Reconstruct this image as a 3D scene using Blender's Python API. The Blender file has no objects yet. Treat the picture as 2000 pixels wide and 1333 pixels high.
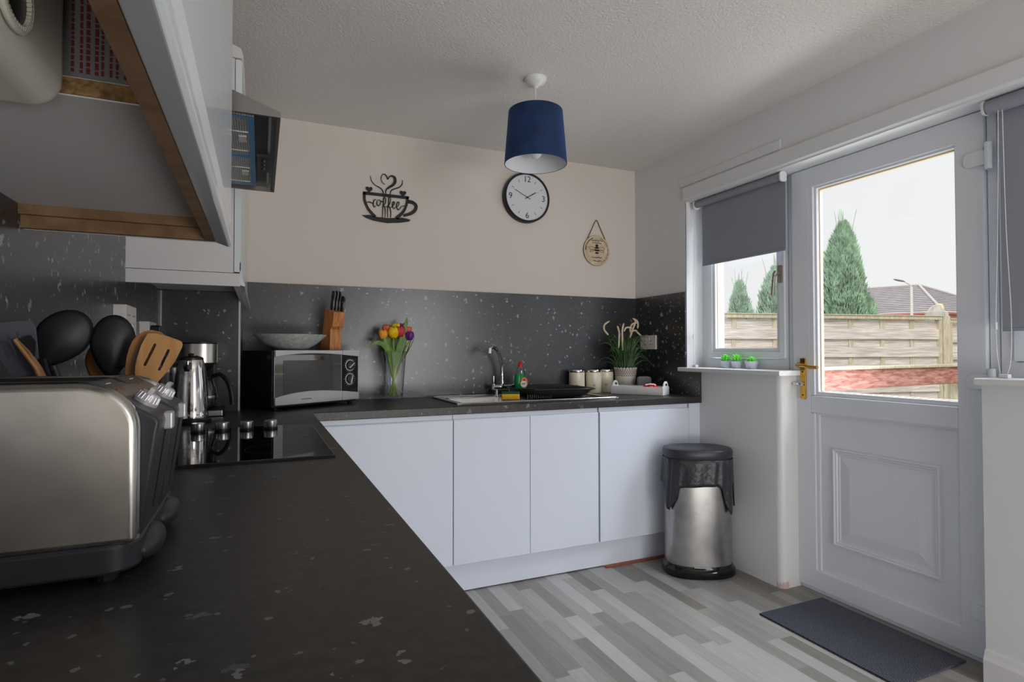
import bpy, bmesh, math, random
from mathutils import Vector, Matrix
C = bpy.context.scene.collection
S = bpy.context.scene
PI = math.pi
random.seed(7)

# ---------------------------------------------------------------- camera, world, light, exposure
cam = bpy.data.objects.new('camera', bpy.data.cameras.new('camera'))
C.objects.link(cam)
Rv = Vector((0.91454, -0.40449, -0.00145)); Uv = Vector((-0.00616, -0.01751, 0.99983)); Fv = Vector((0.40445, 0.91437, 0.01851))
cam.matrix_world = Matrix(((Rv.x, Uv.x, -Fv.x, 0), (Rv.y, Uv.y, -Fv.y, 0), (Rv.z, Uv.z, -Fv.z, 1.15964), (0, 0, 0, 1)))
cam.data.sensor_width = 36
cam.data.lens = 36 * 1111.1 / 2000
cam.data.clip_start = 0.02
cam.data.clip_end = 300
S.camera = cam
w = bpy.data.worlds.new('overcast_sky'); S.world = w; w.use_nodes = True
w.node_tree.nodes['Background'].inputs[0].default_value = (0.97, 0.985, 1.0, 1)
w.node_tree.nodes['Background'].inputs[1].default_value = 0.86
S.view_settings.view_transform = 'Standard'; S.view_settings.look = 'None'
S.view_settings.gamma = 1; S.view_settings.use_curve_mapping = False
S.view_settings.exposure = 0.14

def lamp(name, kind, loc, target, energy, color, size=(1, 1), angle=0.1):
    d = bpy.data.lights.new(name, kind); d.energy = energy; d.color = color
    if kind == 'AREA':
        d.shape = 'RECTANGLE'; d.size = size[0]; d.size_y = size[1]
    if kind == 'SUN': d.angle = angle
    o = bpy.data.objects.new(name, d); C.objects.link(o); o.location = loc
    o.rotation_euler = (Vector(target) - Vector(loc)).to_track_quat('-Z', 'Y').to_euler()
    return o
# hazy sun on the garden side, coming over the house roof
lamp('hazy_sun', 'SUN', (-6, -6, 12), (3, 3, 0), 1.9, (1.0, 0.95, 0.88), angle=0.5)
# added area lamp high outside, boosting the daylight through door and windows
lamp('garden_daylight_boost', 'AREA', (3.35, 1.6, 2.95), (1.0, 1.9, 0.9), 222, (0.82, 0.905, 1.0), (3.2, 1.3))
# added low lamp behind the camera, standing in for light off the floor
lamp('low_fill_behind', 'AREA', (1.05, -2.6, 0.34), (1.1, 3.0, 1.6), 47, (1.0, 0.965, 0.925), (2.2, 0.6))
lamp('side_fill_lamp', 'AREA', (2.26, -1.55, 1.5), (0.4, 1.6, 1.2), 30, (0.92, 0.95, 1.0), (1.3, 1.1))  # added fill lamp before the right wall; no window stands here
# added lamp hidden below the door glass, imitating light thrown up by the ground
lamp('ground_bounce_lamp', 'AREA', (3.7, 1.5, 0.42), (1.2, 2.1, 2.1), 36, (0.92, 0.95, 1.0), (3.0, 0.7))

# ---------------------------------------------------------------- node helpers
def newmat(name):
    m = bpy.data.materials.new(name); m.use_nodes = True
    return m, m.node_tree, m.node_tree.nodes['Principled BSDF']
def srgb(r, g, b):
    f = lambda c: (c / 255 / 12.92) if c / 255 <= 0.04045 else ((c / 255 + 0.055) / 1.055) ** 2.4
    return (f(r), f(g), f(b), 1)
def mat(name, col, rough=0.5, metal=0, spec=0.5, bump=0, bscale=200, var=0, vscale=8, stretch=(1, 1, 1), coat=0, trans=0, ior=1.45, emit=0):
    m, nt, p = newmat(name)
    p.inputs['Base Color'].default_value = col
    p.inputs['Roughness'].default_value = rough
    p.inputs['Metallic'].default_value = metal
    p.inputs['Specular IOR Level'].default_value = spec
    p.inputs['Coat Weight'].default_value = coat
    p.inputs['Transmission Weight'].default_value = trans
    p.inputs['IOR'].default_value = ior
    if bump or var:
        tc = nt.nodes.new('ShaderNodeTexCoord'); mp = nt.nodes.new('ShaderNodeMapping')
        mp.inputs['Scale'].default_value = stretch
        nt.links.new(tc.outputs['Object'], mp.inputs[0])
    if bump:
        n = nt.nodes.new('ShaderNodeTexNoise'); n.inputs['Scale'].default_value = bscale; n.inputs['Detail'].default_value = 4
        nt.links.new(mp.outputs[0], n.inputs['Vector'])
        b = nt.nodes.new('ShaderNodeBump'); b.inputs['Strength'].default_value = bump; b.inputs['Distance'].default_value = 0.004
        nt.links.new(n.outputs[0], b.inputs['Height']); nt.links.new(b.outputs[0], p.inputs['Normal'])
    if var:
        n = nt.nodes.new('ShaderNodeTexNoise'); n.inputs['Scale'].default_value = vscale; n.inputs['Detail'].default_value = 5
        nt.links.new(mp.outputs[0], n.inputs['Vector'])
        r = nt.nodes.new('ShaderNodeValToRGB')
        r.color_ramp.elements[0].position = 0.3; r.color_ramp.elements[1].position = 0.7
        r.color_ramp.elements[0].color = tuple(c * (1 - var) for c in col[:3]) + (1,)
        r.color_ramp.elements[1].color = tuple(min(1, c * (1 + var)) for c in col[:3]) + (1,)
        nt.links.new(n.outputs[0], r.inputs[0]); nt.links.new(r.outputs[0], p.inputs['Base Color'])
    return m
def math_n(nt, op, a, b=None, c=None):
    n = nt.nodes.new('ShaderNodeMath'); n.operation = op
    for i, v in enumerate((a, b, c)):
        if v is None: continue
        if isinstance(v, (int, float)): n.inputs[i].default_value = v
        else: nt.links.new(v, n.inputs[i])
    return n.outputs[0]
def speckle(name, base, fleck, rough, layers, brown=0.0, spec=0.5):
    """dark laminate with pale irregular flakes; layers = (voronoi scale, size, share of cells)"""
    m, nt, p = newmat(name)
    tc = nt.nodes.new('ShaderNodeTexCoord')
    nz = nt.nodes.new('ShaderNodeTexNoise'); nz.inputs['Scale'].default_value = 90; nz.inputs['Detail'].default_value = 3
    nt.links.new(tc.outputs['Object'], nz.inputs['Vector'])
    tot = None
    for sc, size, share in layers:
        off = nt.nodes.new('ShaderNodeVectorMath'); off.operation = 'MULTIPLY_ADD'
        off.inputs[1].default_value = (0.95 / sc, 0.6 / sc, 1.2 / sc)
        nt.links.new(nz.outputs['Color'], off.inputs[0]); nt.links.new(tc.outputs['Object'], off.inputs[2])
        v = nt.nodes.new('ShaderNodeTexVoronoi'); v.inputs['Scale'].default_value = sc
        nt.links.new(off.outputs[0], v.inputs['Vector'])
        sp = nt.nodes.new('ShaderNodeSeparateColor'); nt.links.new(v.outputs['Color'], sp.inputs[0])
        lim = math_n(nt, 'MULTIPLY', sp.outputs[1], size)
        a = math_n(nt, 'LESS_THAN', v.outputs['Distance'], lim)
        keep = math_n(nt, 'LESS_THAN', sp.outputs[0], share)
        k = math_n(nt, 'MULTIPLY', a, keep)
        k = math_n(nt, 'MULTIPLY', k, math_n(nt, 'MULTIPLY_ADD', sp.outputs[2], 0.7, 0.3))
        tot = k if tot is None else math_n(nt, 'MAXIMUM', tot, k)
    n2 = nt.nodes.new('ShaderNodeTexNoise'); n2.inputs['Scale'].default_value = 60; n2.inputs['Detail'].default_value = 6
    nt.links.new(tc.outputs['Object'], n2.inputs['Vector'])
    rp = nt.nodes.new('ShaderNodeValToRGB'); rp.color_ramp.elements[0].position = 0.35; rp.color_ramp.elements[1].position = 0.75
    rp.color_ramp.elements[0].color = tuple(c * 0.75 for c in base[:3]) + (1,)
    rp.color_ramp.elements[1].color = tuple(c * 1.5 for c in base[:3]) + (1,)
    nt.links.new(n2.outputs[0], rp.inputs[0])
    mx = nt.nodes.new('ShaderNodeMix'); mx.data_type = 'RGBA'
    nt.links.new(tot, mx.inputs[0]); nt.links.new(rp.outputs[0], mx.inputs[6]); mx.inputs[7].default_value = fleck
    nt.links.new(mx.outputs[2], p.inputs['Base Color'])
    p.inputs['Roughness'].default_value = rough; p.inputs['Specular IOR Level'].default_value = spec
    return m
def wood(name, c1, c2, scale=(3, 3, 40), rough=0.55):
    m, nt, p = newmat(name)
    tc = nt.nodes.new('ShaderNodeTexCoord'); mp = nt.nodes.new('ShaderNodeMapping'); mp.inputs['Scale'].default_value = scale
    nt.links.new(tc.outputs['Object'], mp.inputs[0])
    n = nt.nodes.new('ShaderNodeTexNoise'); n.inputs['Scale'].default_value = 3; n.inputs['Detail'].default_value = 6; n.inputs['Distortion'].default_value = 0.6
    nt.links.new(mp.outputs[0], n.inputs['Vector'])
    r = nt.nodes.new('ShaderNodeValToRGB'); r.color_ramp.elements[0].position = 0.35; r.color_ramp.elements[1].position = 0.68
    r.color_ramp.elements[0].color = c1; r.color_ramp.elements[1].color = c2
    nt.links.new(n.outputs[0], r.inputs[0]); nt.links.new(r.outputs[0], p.inputs['Base Color'])
    p.inputs['Roughness'].default_value = rough
    return m
def glassmat(name, tint=(1, 1, 1, 1), gloss=0.08, rim=0.55):
    m = bpy.data.materials.new(name); m.use_nodes = True; nt = m.node_tree; nt.nodes.clear()
    o = nt.nodes.new('ShaderNodeOutputMaterial'); t = nt.nodes.new('ShaderNodeBsdfTransparent'); t.inputs[0].default_value = tint
    g = nt.nodes.new('ShaderNodeBsdfGlossy'); g.inputs['Roughness'].default_value = 0.02
    lw = nt.nodes.new('ShaderNodeLayerWeight'); lw.inputs[0].default_value = 0.35
    k = math_n(nt, 'MULTIPLY_ADD', lw.outputs['Facing'], rim, gloss)
    mx = nt.nodes.new('ShaderNodeMixShader'); nt.links.new(k, mx.inputs[0])
    nt.links.new(t.outputs[0], mx.inputs[1]); nt.links.new(g.outputs[0], mx.inputs[2]); nt.links.new(mx.outputs[0], o.inputs[0])
    return m
def steel(name, col, rough, stretch):
    m, nt, p = newmat(name)
    tc = nt.nodes.new('ShaderNodeTexCoord'); mp = nt.nodes.new('ShaderNodeMapping'); mp.inputs['Scale'].default_value = stretch
    nt.links.new(tc.outputs['Object'], mp.inputs[0])
    n = nt.nodes.new('ShaderNodeTexNoise'); n.inputs['Scale'].default_value = 10; n.inputs['Detail'].default_value = 5
    nt.links.new(mp.outputs[0], n.inputs['Vector'])
    k = math_n(nt, 'MULTIPLY_ADD', n.outputs[0], 0.07, rough - 0.035)
    nt.links.new(k, p.inputs['Roughness'])
    n3 = nt.nodes.new('ShaderNodeTexNoise'); n3.inputs['Scale'].default_value = 14; n3.inputs['Detail'].default_value = 3
    nt.links.new(tc.outputs['Object'], n3.inputs['Vector'])
    r = nt.nodes.new('ShaderNodeValToRGB'); r.color_ramp.elements[0].position = 0.3; r.color_ramp.elements[1].position = 0.6
    r.color_ramp.elements[0].color = tuple(c * 0.8 for c in col[:3]) + (1,); r.color_ramp.elements[1].color = col
    nt.links.new(n3.outputs[0], r.inputs[0]); nt.links.new(r.outputs[0], p.inputs['Base Color'])
    p.inputs['Metallic'].default_value = 1
    return m

# ---------------------------------------------------------------- materials
M = {}
M['cream_wall'] = mat('painted_wall_cream', srgb(220, 211, 202), 0.85, bump=0.15, bscale=60)
M['white_wall'] = mat('painted_wall_white', srgb(224, 225, 227), 0.8, bump=0.12, bscale=60)
M['artex'] = mat('textured_ceiling', srgb(224, 220, 215), 0.9, bump=0.9, bscale=110)
M['upvc'] = mat('white_plastic', srgb(226, 230, 236), 0.3)
M['gloss'] = mat('white_gloss_paint', srgb(222, 222, 222), 0.35)
M['cab'] = mat('cool_white_cabinet', srgb(215, 221, 234), 0.42)
M['cabw'] = mat('white_cabinet_panel', srgb(214, 212, 212), 0.45)
M['cabdoor'] = mat('white_gloss_cabinet_door', srgb(222, 226, 230), 0.16)
M['mdf'] = wood('raw_brown_board', srgb(116, 88, 62), srgb(138, 108, 78), (8, 8, 8), 0.8)
M['chip'] = mat('chipboard', srgb(142, 112, 72), 0.9, bump=1.0, bscale=160, var=0.5, vscale=120)
M['worktop'] = speckle('black_speckled_worktop', (0.028, 0.026, 0.0245, 1), (0.19, 0.195, 0.205, 1), 0.38, [(26, 0.30, 0.26), (60, 0.28, 0.26), (11, 0.17, 0.16)], spec=0.42)
M['splash'] = speckle('black_speckled_splashback', (0.020, 0.0205, 0.025, 1), (0.36, 0.38, 0.44, 1), 0.30, [(24, 0.30, 0.42), (50, 0.33, 0.35)], spec=1.0)
M['black'] = mat('black_plastic', (0.012, 0.012, 0.013, 1), 0.35)
M['blackgloss'] = mat('gloss_black', (0.006, 0.006, 0.007, 1), 0.06)
M['softblack'] = mat('soft_black_nylon', (0.012, 0.013, 0.016, 1), 0.45)
M['charcoal'] = mat('charcoal_plastic', (0.03, 0.03, 0.037, 1), 0.38)
M['greynylon'] = mat('grey_nylon', (0.10, 0.11, 0.13, 1), 0.5)
M['steel'] = steel('brushed_steel', (0.74, 0.72, 0.68, 1), 0.30, (3, 3, 220))
M['binsteel'] = steel('bin_steel', (0.46, 0.45, 0.445, 1), 0.30, (30, 30, 1))
M['chrome'] = mat('chrome', (0.75, 0.74, 0.73, 1), 0.09, metal=1)
M['silver'] = mat('silver_plastic', srgb(200, 198, 202), 0.33, metal=0.35)
M['sinksteel'] = mat('sink_steel', (0.68, 0.67, 0.65, 1), 0.25, metal=1)
M['glass'] = glassmat('clear_glass', (0.985, 0.99, 0.99, 1), 0.05)
M['vaseglass'] = glassmat('vase_glass', (0.97, 0.98, 0.985, 1), 0.03, 0.5)
M['pane'] = glassmat('window_glass', (0.995, 0.995, 0.995, 1), 0.0, 0.22)
M['blind'] = mat('slate_blind_fabric', srgb(145, 148, 159), 0.9, bump=0.15, bscale=500)
M['navy'] = mat('navy_velvet', (0.004, 0.024, 0.085, 1), 0.75, var=0.35, vscale=14)
M['navy'].node_tree.nodes['Principled BSDF'].inputs['Sheen Weight'].default_value = 0.35
M['navy'].node_tree.nodes['Principled BSDF'].inputs['Sheen Tint'].default_value = (0.1, 0.25, 0.7, 1)
M['lining'] = mat('white_shade_lining', srgb(225, 226, 230), 0.7)
M['bulb'] = mat('frosted_bulb', srgb(235, 232, 226), 0.3)
M['brass'] = mat('brass', srgb(206, 158, 72), 0.22, metal=1)
M['bamboo'] = wood('bamboo', srgb(178, 126, 72), srgb(204, 154, 98), (14, 14, 2), 0.45)
M['bamboodark'] = wood('bamboo_darker', srgb(156, 106, 56), srgb(182, 132, 80), (14, 14, 2), 0.5)
M['block'] = wood('knife_block_wood', srgb(176, 108, 54), srgb(214, 148, 88), (30, 30, 3), 0.45)
M['signblack'] = mat('matt_black_metal', (0.012, 0.012, 0.012, 1), 0.5)
M['plaque'] = mat('pale_printed_wood', srgb(205, 188, 158), 0.7, var=0.2, vscale=20)
M['brownink'] = mat('brown_print', srgb(110, 82, 58), 0.8)
M['ink'] = mat('black_print', (0.01, 0.01, 0.01, 1), 0.6)
M['clockface'] = mat('white_clock_face', srgb(215, 216, 222), 0.5)
M['twine'] = mat('brown_twine', srgb(120, 96, 72), 0.9)
M['stoneware'] = mat('speckled_grey_stoneware', srgb(188, 194, 190), 0.5, var=0.25, vscale=60)
M['cream'] = mat('cream_enamel', srgb(232, 222, 198), 0.25)
M['red'] = mat('red_plastic', (0.55, 0.02, 0.02, 1), 0.25)
M['redfoil'] = mat('red_foil', (0.65, 0.02, 0.05, 1), 0.2, metal=0.4, bump=0.6, bscale=90)
M['label_white'] = mat('white_print', srgb(235, 232, 228), 0.5)
M['label_orange'] = mat('orange_print', srgb(226, 110, 56), 0.5)
M['greenliquid'] = mat('green_liquid', (0.0, 0.20, 0.045, 1), 0.12)
M['clearplastic'] = glassmat('clear_plastic', (0.82, 0.92, 0.86, 1), 0.08)
M['sponge'] = mat('yellow_sponge', srgb(236, 184, 40), 0.9, bump=0.8, bscale=300)
M['scour'] = mat('green_scourer', srgb(20, 84, 62), 0.95, bump=0.8, bscale=400)
M['leaf'] = mat('grass_leaf_green', (0.045, 0.11, 0.028, 1), 0.45, var=0.5, vscale=12)
M['plume'] = mat('cream_plume', srgb(226, 206, 176), 0.9, bump=0.8, bscale=500)
M['potgrey'] = mat('taupe_pot', srgb(196, 188, 178), 0.6)
M['potdark'] = mat('pot_pattern_gaps', srgb(96, 92, 88), 0.8)
M['speaker'] = mat('grey_fabric', srgb(120, 122, 120), 0.9, bump=0.6, bscale=400)
M['succ'] = mat('bright_succulent', srgb(96, 214, 84), 0.5)
M['succ'].node_tree.nodes['Principled BSDF'].inputs['Subsurface Weight'].default_value = 0.15
M['potwhite'] = mat('white_small_pot', srgb(214, 214, 226), 0.5)
M['stem'] = mat('tulip_green', srgb(140, 170, 70), 0.5, var=0.2, vscale=30)
M['tleaf'] = mat('tulip_leaf', srgb(112, 150, 70), 0.5, var=0.3, vscale=30)
M['bag'] = mat('black_polythene', (0.028, 0.028, 0.034, 1), 0.36, bump=1.0, bscale=45)
M['redwood'] = wood('red_stained_timber', srgb(152, 92, 80), srgb(206, 152, 140), (3, 20, 20), 0.85)
M['fence'] = wood('weathered_timber', srgb(188, 174, 166), srgb(232, 223, 217), (1.2, 10, 22), 0.9)
M['fencepost'] = wood('weathered_post', srgb(178, 166, 142), srgb(212, 202, 182), (20, 20, 3), 0.9)
M['rooftile'] = mat('grey_roof_tile', srgb(182, 177, 180), 0.9, var=0.15, vscale=3)
M['ridge'] = mat('pale_ridge_tile', srgb(206, 200, 198), 0.9)
M['brick'] = mat('pale_orange_brick', srgb(232, 180, 140), 0.9, var=0.15, vscale=8)
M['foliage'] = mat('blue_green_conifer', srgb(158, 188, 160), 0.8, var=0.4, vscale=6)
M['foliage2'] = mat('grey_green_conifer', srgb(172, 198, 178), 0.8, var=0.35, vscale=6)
M['bark'] = mat('bark', srgb(110, 92, 76), 0.9)
M['stump'] = mat('weathered_grey_wood', srgb(186, 182, 174), 0.9, var=0.25, vscale=9, stretch=(1, 1, 0.2))
M['stumptop'] = mat('pale_cut_wood', srgb(238, 216, 172), 0.9)
M['ground'] = mat('garden_ground', srgb(120, 124, 96), 0.95, var=0.3, vscale=5)
M['lamppost'] = mat('pale_grey_metal', srgb(226, 226, 222), 0.5)
M['boiler'] = mat('off_white_enamel', srgb(206, 204, 192), 0.35)
M['packing'] = mat('grey_polythene', srgb(132, 132, 134), 0.4)
M['redink'] = mat('red_print', srgb(120, 40, 44), 0.7)
M['blueink'] = mat('blue_print', srgb(60, 84, 110), 0.7)
M['bluefilm'] = mat('blue_film', srgb(64, 122, 166), 0.35)
M['hoodsteel'] = mat('hood_steel', (0.24, 0.23, 0.22, 1), 0.38, metal=0.9)
M['knob'] = mat('satin_knob', (0.62, 0.60, 0.60, 1), 0.3, metal=1)
M['ceramic'] = mat('black_glass_hob', (0.004, 0.004, 0.005, 1), 0.03, spec=0.5, ior=1.8)
M['mwglass'] = mat('dark_door_glass', (0.02, 0.02, 0.024, 1), 0.04, spec=0.5, ior=2.3)
M['peach'] = mat('bare_plaster', srgb(196, 178, 170), 0.9, bump=0.8, bscale=80)
M['orangefloor'] = wood('old_orange_floor', srgb(128, 66, 40), srgb(168, 94, 60), (3, 20, 3), 0.5)

# grey mixed-strip floor
m, nt, p = newmat('grey_plank_floor')
tc = nt.nodes.new('ShaderNodeTexCoord'); sx = nt.nodes.new('ShaderNodeSeparateXYZ'); nt.links.new(tc.outputs['Object'], sx.inputs[0])
row = math_n(nt, 'FLOOR', math_n(nt, 'DIVIDE', sx.outputs[0], 0.064))
wn = nt.nodes.new('ShaderNodeTexWhiteNoise'); wn.noise_dimensions = '1D'; nt.links.new(row, wn.inputs['W'])
yy = math_n(nt, 'ADD', sx.outputs[1], math_n(nt, 'MULTIPLY', wn.outputs['Value'], 3.0))
col = math_n(nt, 'FLOOR', math_n(nt, 'DIVIDE', yy, 0.52))
cv = nt.nodes.new('ShaderNodeCombineXYZ'); nt.links.new(row, cv.inputs[0]); nt.links.new(col, cv.inputs[1])
w2 = nt.nodes.new('ShaderNodeTexWhiteNoise'); w2.noise_dimensions = '2D'; nt.links.new(cv.outputs[0], w2.inputs['Vector'])
mp = nt.nodes.new('ShaderNodeMapping'); mp.inputs['Scale'].default_value = (60, 3.5, 1); nt.links.new(tc.outputs['Object'], mp.inputs[0])
ad = nt.nodes.new('ShaderNodeVectorMath'); ad.operation = 'ADD'; nt.links.new(mp.outputs[0], ad.inputs[0])
sc_ = nt.nodes.new('ShaderNodeVectorMath'); sc_.operation = 'SCALE'; sc_.inputs['Scale'].default_value = 17; nt.links.new(w2.outputs['Color'], sc_.inputs[0]); nt.links.new(sc_.outputs[0], ad.inputs[1])
gn = nt.nodes.new('ShaderNodeTexNoise'); gn.inputs['Scale'].default_value = 1.6; gn.inputs['Detail'].default_value = 6; gn.inputs['Distortion'].default_value = 1.0
nt.links.new(ad.outputs[0], gn.inputs['Vector'])
fac = math_n(nt, 'ADD', math_n(nt, 'MULTIPLY', w2.outputs['Value'], 0.62), math_n(nt, 'MULTIPLY', gn.outputs[0], 0.38))
rp = nt.nodes.new('ShaderNodeValToRGB'); nt.links.new(fac, rp.inputs[0])
rp.color_ramp.elements[0].position = 0.12; rp.color_ramp.elements[0].color = srgb(118, 112, 105)
rp.color_ramp.elements[1].position = 0.9; rp.color_ramp.elements[1].color = srgb(188, 186, 182)
e = rp.color_ramp.elements.new(0.5); e.color = srgb(152, 148, 142)
nt.links.new(rp.outputs[0], p.inputs['Base Color']); p.inputs['Roughness'].default_value = 0.42
M['floor'] = m
# ribbed door mat
m, nt, p = newmat('ribbed_blue_grey_mat')
tc = nt.nodes.new('ShaderNodeTexCoord'); sx = nt.nodes.new('ShaderNodeSeparateXYZ'); nt.links.new(tc.outputs['Object'], sx.inputs[0])
wv = math_n(nt, 'SINE', math_n(nt, 'MULTIPLY', sx.outputs[0], 2 * PI / 0.0105))
nz = nt.nodes.new('ShaderNodeTexNoise'); nz.inputs['Scale'].default_value = 260; nt.links.new(tc.outputs['Object'], nz.inputs['Vector'])
k = math_n(nt, 'MULTIPLY_ADD', wv, 0.25, nz.outputs[0])
rp = nt.nodes.new('ShaderNodeValToRGB'); nt.links.new(k, rp.inputs[0])
rp.color_ramp.elements[0].position = 0.3; rp.color_ramp.elements[0].color = srgb(34, 36, 42)
rp.color_ramp.elements[1].position = 0.8; rp.color_ramp.elements[1].color = srgb(120, 124, 142)
nt.links.new(rp.outputs[0], p.inputs['Base Color']); p.inputs['Roughness'].default_value = 0.95
bp_ = nt.nodes.new('ShaderNodeBump'); bp_.inputs['Distance'].default_value = 0.004; nt.links.new(k, bp_.inputs['Height']); nt.links.new(bp_.outputs[0], p.inputs['Normal'])
M['mat'] = m
# perforated filter mesh
m, nt, p = newmat('filter_mesh')
tc = nt.nodes.new('ShaderNodeTexCoord'); v = nt.nodes.new('ShaderNodeTexVoronoi'); v.inputs['Scale'].default_value = 190; v.inputs['Randomness'].default_value = 0.15
nt.links.new(tc.outputs['Object'], v.inputs['Vector'])
rp = nt.nodes.new('ShaderNodeValToRGB'); nt.links.new(v.outputs['Distance'], rp.inputs[0])
rp.color_ramp.elements[0].position = 0.3; rp.color_ramp.elements[0].color = (0.06, 0.06, 0.06, 1)
rp.color_ramp.elements[1].position = 0.42; rp.color_ramp.elements[1].color = srgb(176, 176, 174)
nt.links.new(rp.outputs[0], p.inputs['Base Color']); p.inputs['Roughness'].default_value = 0.4; p.inputs['Metallic'].default_value = 0.4
M['filter'] = m

# ---------------------------------------------------------------- mesh helpers
def nb(): return bmesh.new()
def bx(bm, x0, x1, y0, y1, z0, z1, mtx=None):
    v = [bm.verts.new((x, y, z)) for x in (x0, x1) for y in (y0, y1) for z in (z0, z1)]
    for f in ((0, 1, 3, 2), (4, 6, 7, 5), (0, 4, 5, 1), (2, 3, 7, 6), (0, 2, 6, 4), (1, 5, 7, 3)):
        bm.faces.new([v[i] for i in f])
    if mtx: bmesh.ops.transform(bm, matrix=mtx, verts=v)
    return bm
def lathe(bm, prof, c=(0, 0, 0), seg=40, sx=1, sy=1, mtx=None):
    rings = []; allv = []
    for r, z in prof:
        if r < 1e-6:
            rings.append([bm.verts.new((c[0], c[1], c[2] + z))])
        else:
            rings.append([bm.verts.new((c[0] + r * sx * math.cos(2 * PI * i / seg), c[1] + r * sy * math.sin(2 * PI * i / seg), c[2] + z)) for i in range(seg)])
        allv += rings[-1]
    for a, b in zip(rings, rings[1:]):
        n = max(len(a), len(b))
        if n == 1: continue
        for i in range(n):
            j = (i + 1) % n
            vs = [a[i % len(a)], a[j % len(a)], b[j % len(b)], b[i % len(b)]]
            u = []
            for q in vs:
                if q not in u: u.append(q)
            if len(u) > 2: bm.faces.new(u)
    if mtx: bmesh.ops.transform(bm, matrix=mtx, verts=allv)
    return bm
def tube(bm, pts, rad, seg=10, cap=True, flat=1.0, mtx=None):
    pts = [Vector(q) for q in pts]; n = len(pts)
    if not isinstance(rad, (list, tuple)): rad = [rad] * n
    up = Vector((0, 0, 1)); rings = []; allv = []
    t0 = (pts[1] - pts[0]).normalized()
    if abs(t0.dot(up)) > 0.9: up = Vector((0, 1, 0))
    a = t0.cross(up).normalized()
    for i, q in enumerate(pts):
        t = (pts[min(i + 1, n - 1)] - pts[max(i - 1, 0)]).normalized()
        a = (a - t * a.dot(t)).normalized(); b = t.cross(a)
        rings.append([bm.verts.new(q + (a * math.cos(2 * PI * k / seg) + b * math.sin(2 * PI * k / seg) * flat) * rad[i]) for k in range(seg)])
        allv += rings[-1]
    for r0, r1 in zip(rings, rings[1:]):
        for k in range(seg): bm.faces.new((r0[k], r0[(k + 1) % seg], r1[(k + 1) % seg], r1[k]))
    if cap: bm.faces.new(rings[0][::-1]); bm.faces.new(rings[-1])
    if mtx: bmesh.ops.transform(bm, matrix=mtx, verts=allv)
    return bm
def prism(bm, poly, a, b, axis='y', mtx=None):
    """polygon in the plane across axis, swept from a to b"""
    def P(u, v, t): return {'y': (u, t, v), 'x': (t, u, v), 'z': (u, v, t)}[axis]
    v0 = [bm.verts.new(P(u, v, a)) for u, v in poly]; v1 = [bm.verts.new(P(u, v, b)) for u, v in poly]
    n = len(poly); bm.faces.new(v0[::-1]); bm.faces.new(v1)
    for i in range(n): bm.faces.new((v0[i], v0[(i + 1) % n], v1[(i + 1) % n], v1[i]))
    if mtx: bmesh.ops.transform(bm, matrix=mtx, verts=v0 + v1)
    return bm
def frame(bm, u0, u1, v0, v1, wd, a, b, axis='x', wt=None, wb=None):
    """rectangular ring in the plane across axis"""
    wt = wd if wt is None else wt; wb = wd if wb is None else wb
    def P(u, v, t): return {'y': (u, t, v), 'x': (t, u, v), 'z': (u, v, t)}[axis]
    o = [(u0, v0), (u1, v0), (u1, v1), (u0, v1)]; i = [(u0 + wd, v0 + wb), (u1 - wd, v0 + wb), (u1 - wd, v1 - wt), (u0 + wd, v1 - wt)]
    A = [bm.verts.new(P(*q, a)) for q in o]; B = [bm.verts.new(P(*q, a)) for q in i]
    A2 = [bm.verts.new(P(*q, b)) for q in o]; B2 = [bm.verts.new(P(*q, b)) for q in i]
    for k in range(4):
        j = (k + 1) % 4
        bm.faces.new((A[k], A[j], B[j], B[k])); bm.faces.new((A2[k], B2[k], B2[j], A2[j]))
        bm.faces.new((A[k], A2[k], A2[j], A[j])); bm.faces.new((B[k], B[j], B2[j], B2[k]))
    return bm
def rrect(x0, x1, y0, y1, r, n=6):
    out = []
    for cx, cy, a0 in ((x1 - r, y1 - r, 0), (x0 + r, y1 - r, PI / 2), (x0 + r, y0 + r, PI), (x1 - r, y0 + r, 1.5 * PI)):
        for k in range(n + 1):
            a = a0 + PI / 2 * k / n; out.append((cx + r * math.cos(a), cy + r * math.sin(a)))
    return out
def obj(name, bm, m, parent=None, smooth=False, bevel=0, seg=2, solid=0, subd=0):
    bmesh.ops.recalc_face_normals(bm, faces=bm.faces[:])
    me = bpy.data.meshes.new(name); bm.to_mesh(me); bm.free()
    me.materials.append(m if not isinstance(m, str) else M[m])
    o = bpy.data.objects.new(name, me); C.objects.link(o)
    if parent is not None: o.parent = parent
    if smooth:
        for p_ in me.polygons: p_.use_smooth = True
    if solid:
        d = o.modifiers.new('thickness', 'SOLIDIFY'); d.thickness = solid; d.offset = 0
    if subd:
        d = o.modifiers.new('smooth', 'SUBSURF'); d.levels = subd; d.render_levels = subd
    if bevel:
        d = o.modifiers.new('bevel', 'BEVEL'); d.width = bevel; d.segments = seg; d.limit_method = 'ANGLE'; d.angle_limit = 0.6
        d.harden_normals = False
    if smooth and not subd:
        try: me.set_sharp_from_angle(angle=0.75)
        except Exception: pass
    return o
def tag(o, label, cat, group=None):
    o['label'] = label; o['category'] = cat
    if group: o['group'] = group
    return o
def thing(name, label, cat, loc=(0, 0, 0), rz=0, group=None):
    o = bpy.data.objects.new(name, None); C.objects.link(o); o.location = loc; o.rotation_euler = (0, 0, rz)
    o.empty_display_size = 0.05
    return tag(o, label, cat, group)
def struct(name, bm, m, parent=None, **k):
    o = obj(name, bm, m, parent, **k)
    if parent is None: o['kind'] = 'structure'
    return o
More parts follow.
